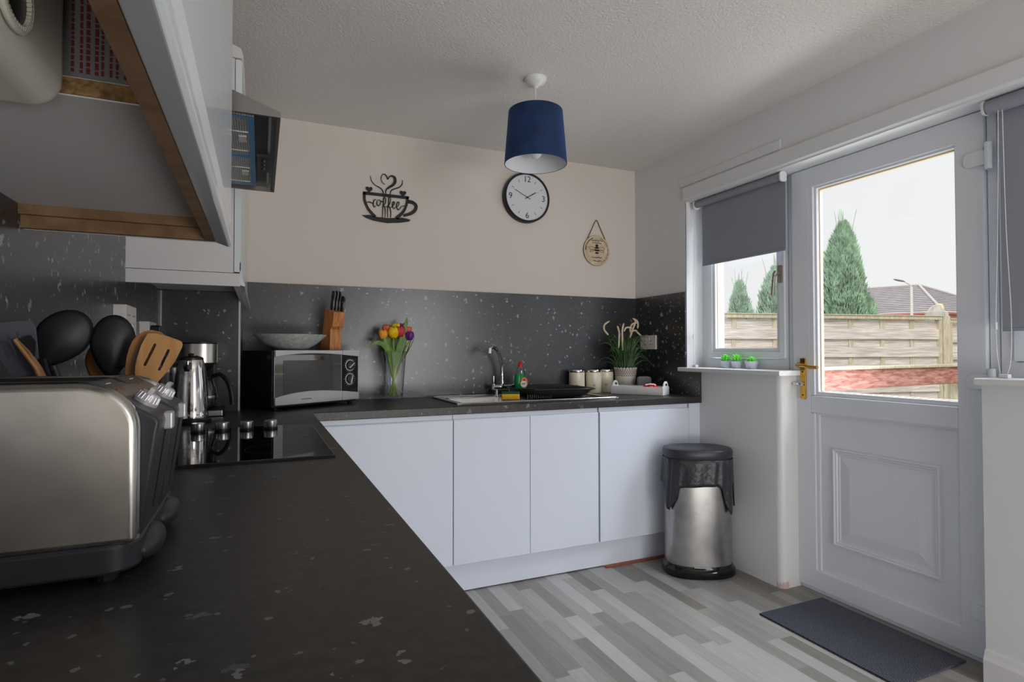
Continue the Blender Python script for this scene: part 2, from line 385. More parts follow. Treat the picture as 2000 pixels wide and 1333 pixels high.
def part(name, bm, m, parent, **k):
    """geometry written in world coordinates, hung on a thing that stands elsewhere (unrotated)"""
    q = parent
    off = Vector((0, 0, 0))
    while q is not None: off += q.location; q = q.parent
    bmesh.ops.translate(bm, vec=-off, verts=bm.verts[:])
    return obj(name, bm, m, parent, **k)
def sempty(name, loc=(0, 0, 0)):
    o = bpy.data.objects.new(name, None); C.objects.link(o); o.location = loc; o['kind'] = 'structure'; o.empty_display_size = 0.05
    return o
def text_bm(body, size, depth=0.0006, spacing=1.0):
    cu = bpy.data.curves.new('lettering', 'FONT'); cu.body = body; cu.size = size; cu.extrude = depth / 2; cu.align_x = 'CENTER'; cu.align_y = 'CENTER'
    cu.space_character = spacing; cu.resolution_u = 3
    o = bpy.data.objects.new('lettering', cu); C.objects.link(o)
    dg = bpy.context.evaluated_depsgraph_get(); me = bpy.data.meshes.new_from_object(o.evaluated_get(dg))
    bm = nb(); bm.from_mesh(me); bpy.data.objects.remove(o); bpy.data.meshes.remove(me)
    return bm
def xf(bm, mtx): bmesh.ops.transform(bm, matrix=mtx, verts=bm.verts[:]); return bm
T = Matrix.Translation
def RX(a): return Matrix.Rotation(a, 4, 'X')
def RY(a): return Matrix.Rotation(a, 4, 'Y')
def RZ(a): return Matrix.Rotation(a, 4, 'Z')
def spline(pts, n=8):
    pts = [Vector(q) for q in pts]; out = []
    P_ = [pts[0]] + pts + [pts[-1]]
    for i in range(1, len(P_) - 2):
        a, b, c, d = P_[i - 1], P_[i], P_[i + 1], P_[i + 2]
        for k in range(n):
            t = k / n
            out.append(0.5 * ((2 * b) + (c - a) * t + (2 * a - 5 * b + 4 * c - d) * t * t + (-a + 3 * b - 3 * c + d) * t ** 3))
    out.append(pts[-1]); return out

# ================================================================ SETTING
XL, XR, XD, YB, H = -0.40, 2.328, 2.452, 3.189, 2.385
YF = -3.2
b = nb(); bx(b, XL - 0.1, 2.62, YF - 0.1, YB + 0.1, -0.1, 0); struct('floor', b, 'floor')
b = nb(); bx(b, XL - 0.1, 2.62, YF - 0.1, YB + 0.1, H, H + 0.1); struct('ceiling', b, 'artex')
b = nb(); bx(b, XL - 0.1, 2.62, YB, YB + 0.1, 0, H); struct('wall_back', b, 'cream_wall')
b = nb(); bx(b, XL - 0.1, XL, YF, YB, 0, H); struct('wall_left', b, 'cream_wall')
b = nb(); bx(b, XL - 0.1, 2.62, YF - 0.1, YF, 0, H); struct('wall_front', b, 'white_wall')
ZH, ZS = 2.055, 1.04
b = nb()
bx(b, XR, 2.62, 2.682, YB, 0, H)                 # beyond the window
bx(b, XR, 2.62, YF, 2.682, ZH, H)                # over the openings
bx(b, XR, 2.62, YF, -0.55, 0, ZH)                # near end
bx(b, XR, 2.62, -0.55, 1.168, 0, ZS)             # under the near window
bx(b, XR + 0.03, 2.62, 2.035, 2.682, 0, ZS)
bx(b, XR, XR + 0.03, 2.05, 2.682, 0, ZS)
struct('wall_right', b, 'white_wall')
b = nb(); tube(b, [(XR + 0.032, 2.047, 0), (XR + 0.032, 2.047, ZS)], 0.032, 20)
bx(b, XR + 0.03, XD, 2.016, 2.06, 0, ZS)
struct('trim_1', b, 'gloss', smooth=True)        # rounded plaster corner beside the door
b = nb(); lathe(b, [(0, 0), (0.034, 0.0), (0.0335, 0.02), (0.0325, 0.035), (0, 0.036)], (XR + 0.033, 2.047, 0), 14)
struct('trim_2', b, 'peach')                      # chipped plaster foot of that corner
b = nb(); prism(b, [(XR, 2.06), (XR - 0.016, 2.068), (XR - 0.018, 2.135), (XR, 2.15)], -0.55, 2.69, 'y'); struct('trim_3', b, 'white_wall', bevel=0.002)
b = nb(); bx(b, XR - 0.006, XR, 2.0, 2.73, 2.15, 2.20); struct('trim_4', b, 'white_wall', bevel=0.003)
b = nb(); bx(b, XR - 0.018, XR, YF, 1.168, 0, 0.085); prism(b, [(XR, 0.085), (XR - 0.018, 0.085), (XR - 0.012, 0.098), (XR - 0.008, 0.115), (XR, 0.118)], YF, 1.168, 'y')
struct('baseboard_right', b, 'gloss')
b = nb(); bx(b, 1.70, 2.31, 2.595, 2.625, 0.0, 0.006); struct('trim_5', b, 'orangefloor')

# ---- door
D = sempty('door_1', (XD, 1.6, 0))
def dp(name, bm, m, parent=D, **k): return part(name, bm, m, parent, **k)
b = nb(); frame(b, 1.172, 2.072, -0.0, 2.085, 0.032, XD + 0.005, XD + 0.07, 'x', wb=0.02); dp('door_frame', b, 'upvc', bevel=0.003)
leaf = nb()
frame(leaf, 1.206, 2.038, 0.022, 2.053, 0.098, XD - 0.012, XD + 0.05, 'x', wt=0.098, wb=0.09)
bx(leaf, XD - 0.012, XD + 0.05, 1.304, 1.94, 0.862, 0.945)
bx(leaf, XD - 0.0118, XD + 0.0498, 1.918, 1.945, 0.10, 0.861); bx(leaf, XD - 0.0118, XD + 0.0498, 1.918, 1.945, 0.946, 1.956)
leaf = dp('door_leaf', leaf, 'upvc', bevel=0.004)
b = nb(); frame(b, 1.279, 1.925, 0.945, 1.965, 0.02, XD - 0.002, XD + 0.012, 'x'); part('glazing_bead', b, 'upvc', D, bevel=0.003)
b = nb(); frame(b, 1.288, 1.92, 0.095, 0.874, 0.02, XD - 0.004, XD + 0.012, 'x'); part('panel_bead', b, 'upvc', D, bevel=0.003)
b = nb(); frame(b, 1.30, 1.905, 0.960, 1.945, 0.008, XD + 0.012, XD + 0.03, 'x'); part('spacer_bar', b, mat('cream_spacer', srgb(236, 214, 184), 0.5), D)
b = nb(); bx(b, XD + 0.018, XD + 0.022, 1.285, 1.925, 0.945, 1.965); part('glass', b, 'pane', D)
b = nb(); bx(b, XD + 0.006, XD + 0.035, 1.29, 1.93, 0.10, 0.87)
# moulded raised panel
def moulding(bm, y0, y1, z0, z1, steps, base):
    prev = None
    for ins, h in steps:
        ring = [bm.verts.new((base - h, y, z)) for y, z in ((y0 + ins, z0 + ins), (y1 - ins, z0 + ins), (y1 - ins, z1 - ins), (y0 + ins, z1 - ins))]
        if prev:
            for k in range(4): bm.faces.new((prev[k], prev[(k + 1) % 4], ring[(k + 1) % 4], ring[k]))
        prev = ring
    bm.faces.new(prev)
moulding(b, 1.372, 1.838, 0.252, 0.708, [(0, 0), (0.004, 0.013), (0.010, 0.015), (0.016, 0.009), (0.021, 0.010), (0.026, 0.004), (0.034, 0.004), (0.036, 0.001), (0.085, 0.010), (0.086, 0.010)], XD + 0.006)
part('lower_panel', b, 'upvc', D)
hp = nb(); prism(hp, rrect(1.962, 1.992, 0.925, 1.125, 0.008), XD - 0.020, XD - 0.012, 'x'); hp = part('handle_plate', hp, 'brass', D, bevel=0.002)
b = nb(); tube(b, [(XD - 0.018, 1.977, 1.092), (XD - 0.05, 1.977, 1.092)], 0.011, 14)
tube(b, spline([(XD - 0.05, 1.985, 1.092), (XD - 0.054, 1.95, 1.090), (XD - 0.053, 1.91, 1.083), (XD - 0.05, 1.872, 1.082)]), 0.0085, 12)
part('lever', b, 'brass', hp, smooth=True)
b = nb(); tube(b, [(XD - 0.018, 1.977, 1.0), (XD - 0.030, 1.977, 1.0)], 0.010, 14); bx(b, XD - 0.052, XD - 0.03, 1.966, 1.99, 0.996, 1.004); tube(b, [(XD - 0.045, 1.99, 1.0), (XD - 0.045, 2.004, 1.0)], 0.010, 12)
part('key', b, 'chrome', hp, smooth=True)
b = nb()
for z in (1.058, 0.945): lathe(b, [(0, 0), (0.0045, 0)], mtx=T((XD - 0.0205, 1.977, z)) @ RY(-PI / 2), seg=10)
part('keyhole', b, 'black', hp)
for z, nm in ((1.875, 0), (1.045, 0), (0.19, 0)):
    b = nb(); tube(b, [(XD - 0.022, 1.186, z - 0.05), (XD - 0.022, 1.186, z + 0.05)], 0.012, 14); prism(b, rrect(1.19, 1.27, z - 0.028, z + 0.028, 0.02), XD - 0.02, XD - 0.012, 'x')
    part('hinge', b, 'upvc', D, smooth=True, bevel=0.002)
b = nb(); frame(b, 1.172, 2.072, -0.0, 2.085, 0.034, XD + 0.07, XD + 0.15, 'x', wb=0.02); dp('outer_frame', b, 'upvc')

# ---- windows
def window(name, y0, y1, g0, g1, handle=True):
    W = sempty(name, (XD, (y0 + y1) / 2, ZS))
    b = nb(); frame(b, y0, y1, 1.045, 2.075, 0.046, XD - 0.0, XD + 0.07, 'x', wb=0.075); part('window_frame', b, 'upvc', W, bevel=0.004)
    s = nb(); frame(s, g0 - 0.055, g1 + 0.055, 1.122, 2.02, 0.034, XD - 0.012, XD + 0.05, 'x')
    frame(s, g0 - 0.022, g1 + 0.022, 1.155, 1.988, 0.022, XD - 0.004, XD + 0.03, 'x')
    part('sash', s, 'upvc', W, bevel=0.003)
    b = nb(); frame(b, g0 - 0.002, g1 + 0.002, 1.174, 1.966, 0.006, XD + 0.012, XD + 0.032, 'x'); part('spacer_bar', b, bpy.data.materials['cream_spacer'], W)
    b = nb(); bx(b, XD + 0.02, XD + 0.024, g0 - 0.02, g1 + 0.02, 1.16, 1.98); part('glass', b, 'pane', W)
    if handle:
        b = nb(); prism(b, rrect(g0 - 0.047, g0 - 0.022, 1.51, 1.60, 0.006), XD - 0.022, XD - 0.012, 'x')
        tube(b, [(XD - 0.02, g0 - 0.034, 1.56), (XD - 0.045, g0 - 0.034, 1.56)], 0.010, 12)
        tube(b, spline([(XD - 0.045, g0 - 0.034, 1.568), (XD - 0.052, g0 - 0.028, 1.545), (XD - 0.048, g0 - 0.018, 1.50), (XD - 0.05, g0 - 0.014, 1.445)]), [0.011] * 8 + [0.009] * 17, 10)
        part('window_handle', b, mat('pewter', srgb(150, 144, 138), 0.35, metal=0.6), W, smooth=True)
    return W
W1 = window('window_1', 2.076, 2.684, 2.14, 2.575)
b = nb(); prism(b, rrect(XR - 0.040, XD + 0.03, ZS, ZS + 0.024, 0.007, 3), 1.99, 2.683, 'y')
prism(b, rrect(XR - 0.040, XR - 0.001, ZS, ZS + 0.024, 0.007, 3), 2.683, 2.72, 'y')
part('window_sill', b, 'gloss', W1, smooth=True)
W2 = window('window_2', -0.55, 1.168, -0.45, 1.07, False)
b = nb(); prism(b, rrect(XR - 0.040, XD + 0.03, ZS, ZS + 0.024, 0.007, 3), -0.56, 1.172, 'y'); part('window_sill', b, 'gloss', W2, smooth=True)
b = nb(); bx(b, XR, XD, 2.683, 2.687, ZS + 0.02, ZH); struct('trim_6', b, 'gloss')

# ---- splashbacks (laminate panels fixed to the walls)
b = nb(); bx(b, -0.0825, XR - 0.013, YB - 0.012, YB - 0.0005, 0.9005, 1.515); tag(obj('splashback_panel', b, 'splash'), 'long black speckled splashback behind sink and microwave', 'splashback')
b = nb()
prism(b, [(2.563, 0.90), (YB - 0.012, 0.90), (YB - 0.012, 1.515), (2.683, 1.515), (2.683, ZS - 0.002), (2.563, ZS - 0.002)], XR - 0.012, XR, 'x')
tag(obj('splashback_panel', b, 'splash'), 'short black speckled splashback in the corner below and beside the window sill', 'splashback')
b = nb(); bx(b, XL + 0.0005, XL + 0.012, -0.4, 2.789, 0.9005, 1.52); tag(obj('splashback_panel', b, 'splash'), 'black speckled splashback on left wall behind toaster and hob', 'splashback')
t = thing('boxed_pipe_casing', 'black speckled boxed-in corner behind kettle and coffee maker', 'boxing', (-0.24, 3.0, 0.90))
b = nb(); bx(b, XL + 0.013, -0.083, 2.79, YB - 0.001, 0.9005, 1.4225); part('casing', b, 'splash', t)
for x0, x1 in ((-0.089, -0.081), (XL + 0.013, XL + 0.019)):
    b = nb(); bx(b, x0, x1, 2.784, 2.79, 0.9005, 1.42); part('edge_strip', b, 'silver', t)

# ================================================================ WORKTOP + BASE UNITS
XW, YW = 0.2056, 2.561
SX0, SX1, SY0, SY1 = 0.885, 1.83, 2.665, 3.13
b = nb()
zt, zb = 0.90, 0.862
hx0, hx1, hy0, hy1 = SX0 + 0.015, SX1 - 0.015, SY0 + 0.015, SY1 - 0.015
for z in (zt, zb):
    pass
def slab(bm, x0, x1, y0, y1): bx(bm, x0, x1, y0, y1, zb, zt)
# one mesh, L shaped, with the sink cut-out; vertices shared so no inner faces show
xs = [XL, XW, hx0, hx1, XR]; ys = [-0.45, YW, hy0, hy1, YB]
cells = [(0, 0)] + [(i, j) for i in range(4) for j in (1, 2, 3) if (i, j) != (2, 2)]
vt = {}
def gv(i, j, z):
    if (i, j, z) not in vt: vt[(i, j, z)] = b.verts.new((xs[i], ys[j], z))
    return vt[(i, j, z)]
cs = set(cells)
for i, j in cells:
    b.faces.new((gv(i, j, zt), gv(i + 1, j, zt), gv(i + 1, j + 1, zt), gv(i, j + 1, zt)))
    b.faces.new((gv(i, j, zb), gv(i, j + 1, zb), gv(i + 1, j + 1, zb), gv(i + 1, j, zb)))
    for di, dj, a, c in ((-1, 0, (i, j), (i, j + 1)), (1, 0, (i + 1, j), (i + 1, j + 1)), (0, -1, (i, j), (i + 1, j)), (0, 1, (i, j + 1), (i + 1, j + 1))):
        if (i + di, j + dj) not in cs:
            b.faces.new((gv(*a, zt), gv(*c, zt), gv(*c, zb), gv(*a, zb)))
tag(obj('worktop', b, 'worktop', bevel=0.003), 'black speckled L-shaped worktop running under hob, sink and toaster', 'worktop')

YC = 2.5735
def base_unit(name, label, x0, x1, ndoor, y=YC):
    t = thing(name, label, 'cabinet', ((x0 + x1) / 2, (y + YB) / 2, 0.0), group=None)
    b = nb()
    bx(b, x0, x0 + 0.018, y + 0.022, YB - 0.02, 0.15, 0.861); bx(b, x1 - 0.018, x1, y + 0.022, YB - 0.02, 0.15, 0.861)
    bx(b, x0 + 0.018, x1 - 0.018, y + 0.022, YB - 0.02, 0.15, 0.168); bx(b, x0 + 0.018, x1 - 0.018, YB - 0.03, YB - 0.02, 0.168, 0.861)
    part('carcass', b, 'cabw', t)
    b = nb(); bx(b, x0 + 0.0005, x1 - 0.0005, y + 0.012, y + 0.022, 0.832, 0.861); part('top_rail', b, 'cab', t)
    wd = (x1 - x0) / ndoor
    for k in range(ndoor):
        b = nb(); a0, a1 = x0 + k * wd + 0.0012, x0 + (k + 1) * wd - 0.0012
        prism(b, [(y, 0.152), (y, 0.832), (y + 0.003, 0.838), (y + 0.008, 0.836), (y + 0.012, 0.822), (y + 0.0215, 0.822), (y + 0.0215, 0.152)], a0, a1, 'x')
        part('door', b, 'cab', t, bevel=0.0008, seg=1)
    return t
base_unit('base_cabinet', 'cool white handleless base cabinet in the corner by the hob end', XW - 0.02 + 0.03, 0.834, 1)
base_unit('base_cabinet', 'white handleless two-door base cabinet below the sink bowl', 0.836, 1.638, 2)
base_unit('base_cabinet', 'white handleless single-door base cabinet beside the steel bin', 1.646, 2.243, 1)
b = nb(); bx(b, 2.246, XR - 0.001, YC + 0.004, YC + 0.022, 0.0, 0.861); tag(obj('end_filler_panel', b, 'cab'), 'narrow white filler panel between last base cabinet and right wall', 'panel')
b = nb(); bx(b, XW - 0.07, 2.244, YC + 0.052, YC + 0.066, 0.006, 0.148); tag(obj('plinth', b, 'cab'), 'white plinth board under the sink-side base cabinets', 'plinth')
def side_unit(label, y0, y1, nd):
    t = thing('base_cabinet', label, 'cabinet', (-0.1, (y0 + y1) / 2, 0.0))
    xf_ = XW - 0.014
    b = nb()
    bx(b, XL + 0.02, xf_ - 0.022, y0, y0 + 0.018, 0.15, 0.861); bx(b, XL + 0.02, xf_ - 0.022, y1 - 0.018, y1, 0.15, 0.861)
    bx(b, XL + 0.02, xf_ - 0.022, y0 + 0.018, y1 - 0.018, 0.15, 0.168); part('carcass', b, 'cabw', t)
    b = nb(); bx(b, xf_ - 0.022, xf_ - 0.012, y0, y1, 0.832, 0.861); part('top_rail', b, 'cab', t)
    wd = (y1 - y0) / nd
    for k in range(nd):
        b = nb(); prism(b, [(xf_, 0.152), (xf_, 0.832), (xf_ - 0.003, 0.838), (xf_ - 0.008, 0.836), (xf_ - 0.012, 0.822), (xf_ - 0.0215, 0.822), (xf_ - 0.0215, 0.152)], y0 + k * wd + 0.0012, y0 + (k + 1) * wd - 0.0012, 'y')
        part('door', b, 'cab', t, bevel=0.0008, seg=1)
side_unit('white handleless base cabinet under the worktop nearest the camera', -0.44, 0.45, 2)
side_unit('white handleless base cabinet under the toaster end of the worktop', 0.452, 1.35, 2)
side_unit('white handleless base cabinet below the black hob', 1.352, 2.25, 2)
b = nb(); bx(b, XW - 0.08, XW - 0.066, -0.44, 2.60, 0.0, 0.148); tag(obj('plinth', b, 'cab'), 'white plinth board under the hob-side base cabinets', 'plinth')

# ---- sink
t = thing('inset_sink', 'stainless steel inset sink with drainer set into worktop', 'sink', (1.36, 2.9, 0.90))
b = nb()
outer = rrect(SX0, SX1, SY0, SY1, 0.03, 5)
bowl = (SX0 + 0.04, SX0 + 0.40, SY0 + 0.045, SY1 - 0.085)
drn = (SX0 + 0.44, SX1 - 0.035, SY0 + 0.04, SY1 - 0.05)
# rim plate as strips round the openings
def strip(x0, x1, y0, y1): bx(b, x0, x1, y0, y1, 0.9005, 0.9035)
strip(SX0, SX1, SY0, bowl[2]); strip(SX0, SX1, bowl[3], SY1); strip(SX0, bowl[0], bowl[2], bowl[3]); strip(bowl[1], drn[0], bowl[2], bowl[3]); strip(drn[1], SX1, bowl[2], bowl[3])
strip(drn[0], drn[1], drn[2], drn[2] + 0.001)
part('rim', b, 'sinksteel', t, bevel=0.001)
b = nb(); tube(b, [(x, y, 0.9045) for x, y in outer] + [(outer[0][0], outer[0][1], 0.9045)], 0.003, 6); part('raised_edge', b, 'sinksteel', t, smooth=True)
b = nb(); pr = None
for ins, z in ((0, 0.902), (0.006, 0.895), (0.010, 0.76), (0.04, 0.745), (0.12, 0.742)):
    rg = [b.verts.new((x, y, z)) for x, y in rrect(bowl[0] + ins - 0.002, bowl[1] - ins + 0.002, bowl[2] + ins - 0.002, bowl[3] - ins + 0.002, 0.05, 5)]
    if pr:
        for k in range(len(rg)): b.faces.new((pr[k], pr[(k + 1) % len(rg)], rg[(k + 1) % len(rg)], rg[k]))
    pr = rg
b.faces.new(pr); part('bowl', b, 'sinksteel', t, smooth=True, solid=0.001)
b = nb(); bx(b, drn[0] - 0.002, drn[1] + 0.002, bowl[2] - 0.002, bowl[3] + 0.002, 0.894, 0.897)
for k in range(9):
    x = drn[0] + 0.03 + k * 0.048; tube(b, [(x, bowl[2] + 0.02, 0.897), (x, bowl[3] - 0.02, 0.897)], 0.004, 8)
part('drainer', b, 'sinksteel', t, smooth=True)
b = nb(); lathe(b, [(0, 0.004), (0.03, 0.004), (0.042, 0.0), (0.045, 0.0)], (SX0 + 0.22, 2.88, 0.743), 24); part('plug_hole', b, 'chrome', t, smooth=True)

# ---- mixer tap
t = thing('mixer_tap', 'chrome swan-neck mixer tap with two lever handles behind sink', 'tap', (1.305, 3.095, 0.9035))
b = nb()
for x in (-0.03, 0.055): lathe(b, [(0.024, 0), (0.024, 0.004), (0.014, 0.008), (0.013, 0.034)], (x - 0.005, 0, 0), 18)
tube(b, [(-0.066, 0, 0.046), (-0.058, 0, 0.046), (-0.058, 0, 0.046), (0.08, 0, 0.046), (0.088, 0, 0.046)], [0.012, 0.018, 0.017, 0.017, 0.012], 18)
obj('body', b, 'chrome', t, smooth=True)
b = nb(); lathe(b, [(0.014, 0), (0.015, 0.012), (0.013, 0.03), (0.0115, 0.04)], (0.0, 0, 0.055), 18)
sp = spline([(0.0, 0, 0.09), (0.0, 0, 0.13), (-0.008, -0.008, 0.19), (-0.028, -0.025, 0.235), (-0.058, -0.05, 0.268), (-0.088, -0.075, 0.28), (-0.112, -0.096, 0.272), (-0.12, -0.10, 0.262)], 6)
tube(b, sp, 0.0105, 16)
obj('spout', b, 'chrome', t, smooth=True)
b = nb(); tube(b, [(-0.118, -0.099, 0.274), (-0.122, -0.103, 0.244)], 0.014, 16); obj('aerator', b, 'chrome', t, smooth=True)
for x in (-0.054, 0.075):
    b = nb(); tube(b, [(x, 0, 0.06), (x, -0.002, 0.112)], 0.0035, 10); lathe(b, [(0.012, 0), (0.010, 0.006), (0, 0.008)], (x, 0, 0.06), 16); obj('lever', b, 'chrome', t, smooth=True)

# ================================================================ WALL UNITS
XU = -0.062
# far wall unit
t = thing('wall_cabinet', 'tall white wall cabinet beyond the cooker hood, above coffee maker', 'cabinet', (-0.23, 2.66, 1.38))
y0 = 2.115
b = nb(); bx(b, XL, XU - 0.022, y0, y0 + 0.018, 1.425, 2.15); bx(b, XL, XU - 0.022, YB - 0.018, YB, 1.425, 2.15)
bx(b, XL, XU - 0.022, y0 + 0.018, YB - 0.018, 1.425, 1.443); bx(b, XL, XU - 0.022, y0 + 0.018, YB - 0.018, 2.132, 2.15); part('carcass', b, 'cabw', t)
b = nb(); bx(b, XL, XU - 0.002, y0, y0 + 0.018, 1.38, 1.4235); bx(b, XU - 0.022, XU - 0.004, y0 + 0.018, YB, 1.38, 1.4235); part('pelmet', b, 'cabw', t, bevel=0.001)
for k in range(2):
    a = y0 + k * (YB - y0) / 2; c = y0 + (k + 1) * (YB - y0) / 2
    b = nb(); prism(b, [(XU - 0.020, 1.428), (XU - 0.004, 1.428), (XU, 1.434), (XU, 2.14), (XU - 0.004, 2.148), (XU - 0.020, 2.148)], a + 0.001, c - 0.001, 'y'); part('door', b, 'cabdoor', t)
    b = nb(); prism(b, [(XU - 0.003, 1.385), (XU + 0.012, 1.38), (XU + 0.014, 1.384), (XU + 0.004, 1.41), (XU + 0.001, 1.46), (XU - 0.003, 1.462)], a + 0.001, c - 0.001, 'y'); part('finger_pull', b, 'cabdoor', t)
b = nb(); prism(b, [(XL, 2.152), (XU - 0.002, 2.152), (XU + 0.004, 2.16), (XU - 0.004, 2.186), (XU - 0.03, 2.195), (XL, 2.195)], y0 - 0.004, YB, 'y'); part('cornice', b, 'cabw', t)
# near wall unit
t = thing('wall_cabinet', 'near white wall cabinet with raw brown lower edge and open underside', 'cabinet', (-0.23, 0.65, 1.38))
ny0, ny1 = 0.08, 1.283; XN = -0.056
b = nb(); bx(b, XL, XN - 0.028, ny1 - 0.02, ny1, 1.425, 2.15); bx(b, XL, XN - 0.028, ny0, ny0 + 0.018, 1.42, 2.15)
bx(b, XL, XN - 0.028, ny0 + 0.018, ny1 - 0.02, 2.132, 2.15); bx(b, XL, XL + 0.006, ny0 + 0.018, ny1 - 0.02, 1.44, 2.132)
part('carcass', b, 'cabw', t)
b = nb(); bx(b, XL, XN - 0.044, 0.705, ny1 - 0.021, 1.42, 1.4215); bx(b, XL, XN - 0.044, 0.705, ny1 - 0.021, 1.4385, 1.44); part('bottom_board', b, 'cabw', t)
b = nb(); bx(b, XL, XN - 0.044, 0.703, ny1 - 0.021, 1.4216, 1.4384); part('chipboard_core', b, 'chip', t)
b = nb(); bx(b, XL, XN - 0.028, ny1 - 0.02, ny1 - 0.006, 1.38, 1.4245); bx(b, XN - 0.044, XN - 0.028, ny0, ny1 - 0.02, 1.38, 2.13); bx(b, XL, XN - 0.044, ny1 - 0.032, ny1 - 0.0205, 1.402, 1.4195)
part('brown_lining', b, 'mdf', t)
b = nb(); bx(b, XL, XN - 0.026, ny1 - 0.0058, ny1, 1.3795, 1.4245); part('white_edging', b, 'cabw', t)
b = nb(); prism(b, [(XN - 0.0275, 1.38), (XN - 0.004, 1.372), (XN + 0.001, 1.376), (XN + 0.001, 1.388), (XN - 0.003, 1.400), (XN - 0.004, 1.412), (XN, 1.426), (XN, 2.14), (XN - 0.005, 2.148), (XN - 0.0275, 2.148)], ny0, ny1 + 0.001, 'y')
part('door', b, 'cabdoor', t, bevel=0.0015)
b = nb(); prism(b, [(XL, 2.152), (XN - 0.002, 2.152), (XN + 0.004, 2.16), (XN - 0.004, 2.186), (XN - 0.03, 2.195), (XL, 2.195)], ny0, ny1 + 0.004, 'y'); part('cornice', b, 'cabw', t)
# boiler inside it
t = thing('water_heater', 'off-white rounded water heater hanging inside the near wall cabinet', 'water heater', (-0.28, 0.4, 1.392))
b = nb(); bx(b, -0.385, -0.175, 0.11, 0.692, 1.392, 1.95); part('casing', b, 'boiler', t, bevel=0.028, seg=6, smooth=True)
b = nb(); tube(b, [(-0.1745 + 0.0015, 0.545 + 0.032 * math.cos(a), 1.436 + 0.028 * math.sin(a)) for a in [2 * PI * k / 32 for k in range(33)]], 0.0028, 8, cap=False)
for k in range(44):
    a = 2 * PI * k / 44; bx(b, -0.175, -0.1705, -0.0012, 0.0012, 0.0, 0.004, T((0, 0.545 + 0.0275 * math.cos(a), 1.436 + 0.0238 * math.sin(a))) @ RX(a - PI / 2) @ T((0, 0, 0)))
part('ribbed_ring', b, 'boiler', t, smooth=True)
b = nb(); lathe(b, [(0, 0.0006), (0.028, 0.0006)], mtx=T((-0.1745, 0.545, 1.436)) @ RY(PI / 2) @ Matrix.Diagonal((0.87, 1, 1, 1)), seg=28); part('vent_opening', b, 'black', t)
# wrapped carton standing on the shelf
t = thing('wrapped_carton', 'grey wrapped carton with red printed lines inside near wall cabinet', 'carton', (-0.25, 0.745, 1.44))
b = nb(); bx(b, -0.388, -0.112, 0.722, 0.79, 1.44, 1.78); part('box', b, 'packing', t, bevel=0.003)
b = nb(); rr = random.Random(3)
for i in range(8):
    x = -0.182 + i * 0.0065 + (0.001 if i % 2 else 0); z = 1.452
    while z < 1.60:
        ln = rr.uniform(0.0025, 0.008); bx(b, x, x + (0.0034 if i in (2, 3) else 0.0026), 0.7212, 0.7219, z, z + ln); z += ln + 0.0018
part('red_lettering', b, 'redink', t)
b = nb(); z = 1.452
while z < 1.60: ln = rr.uniform(0.003, 0.008); bx(b, -0.129, -0.1275, 0.7212, 0.7219, z, z + ln); z += ln + 0.0018
part('blue_lettering', b, 'blueink', t)

# ================================================================ COOKER HOOD
t = thing('cooker_hood', 'dark grey chimney cooker hood with blue-filmed filters above hob', 'cooker hood', (-0.18, 1.67, 1.678))
HX, h0, h1 = 0.038, 1.35, 1.995
b = nb()
frame(b, XL, HX, h0, h1, 0.007, 1.678, 1.69, 'z')
# sloping shell
pts = [(HX, 1.69), (-0.14, 1.752), (-0.14, 1.80), (XL, 1.80), (XL, 1.69)]
prism(b, pts[:5], h0, h0 + 0.006, 'y'); prism(b, pts[:5], h1 - 0.006, h1, 'y')
prism(b, [(HX, 1.69), (-0.14, 1.752), (-0.14, 1.746), (HX - 0.018, 1.69)], h0 + 0.006, h1 - 0.006, 'y')
bx(b, XL, -0.14, h0 + 0.006, h1 - 0.006, 1.795, 1.80); bx(b, -0.146, -0.14, h0 + 0.006, h1 - 0.006, 1.746, 1.795)
part('canopy', b, 'hoodsteel', t)
b = nb(); bx(b, XL, -0.16, 1.53, 1.81, 1.80, H); part('chimney', b, 'hoodsteel', t)
b = nb(); bx(b, XL + 0.002, HX - 0.02, h0 + 0.0065, h1 - 0.0065, 1.692, 1.6935); part('underside_panel', b, 'black', t)
for a, c in ((1.385, 1.665), (1.672, 1.955)):
    f = nb(); bx(f, -0.33, -0.016, a, c, 1.683, 1.6915); f = part('filter', f, 'filter', t)
    b = nb(); frame(b, -0.33, -0.016, a, c, 0.013, 1.6818, 1.6835, 'z'); part('blue_film', b, 'bluefilm', f)
    b = nb(); frame(b, -0.09, -0.03, a + 0.10, c - 0.04, 0.0015, 1.6816, 1.684, 'z'); bx(b, -0.052, -0.034, (a + c) / 2 - 0.01, (a + c) / 2 + 0.03, 1.6812, 1.6832); part('filter_latch', b, 'steel', f)
b = nb(); bx(b, -0.012, 0.022, 1.66, 1.80, 1.6835, 1.6915)
for k in range(3): lathe(b, [(0.007, 0), (0.006, -0.006), (0, -0.007)], (0.006, 1.69 + 0.035 * k, 1.6835), 12)
part('switch_box', b, 'charcoal', t)

# ================================================================ HOB
t = thing('glass_hob', 'black glass hob with four satin knobs set in worktop', 'hob', (-0.12, 1.8, 0.9005))
b = nb(); bx(b, -0.355, 0.168, 1.462, 2.12, 0.9005, 0.907); part('glass_top', b, 'ceramic', t, bevel=0.0015)
b = nb(); frame(b, -0.357, 0.170, 1.460, 2.122, 0.002, 0.9003, 0.9062, 'z'); part('metal_edge', b, 'black', t)
for x in (0.033, -0.039, -0.110, -0.178):
    k_ = nb(); lathe(k_, [(0.021, 0), (0.0215, 0.003), (0.0215, 0.006), (0.0195, 0.0065)], (x, 2.045, 0.907), 28); k_ = part('knob_collar', k_, 'black', t, smooth=True)
    b = nb(); lathe(b, [(0.0195, 0.0065), (0.0205, 0.009), (0.020, 0.026), (0.018, 0.028), (0, 0.0282)], (x, 2.045, 0.907), 28); part('knob', b, 'knob', k_, smooth=True)
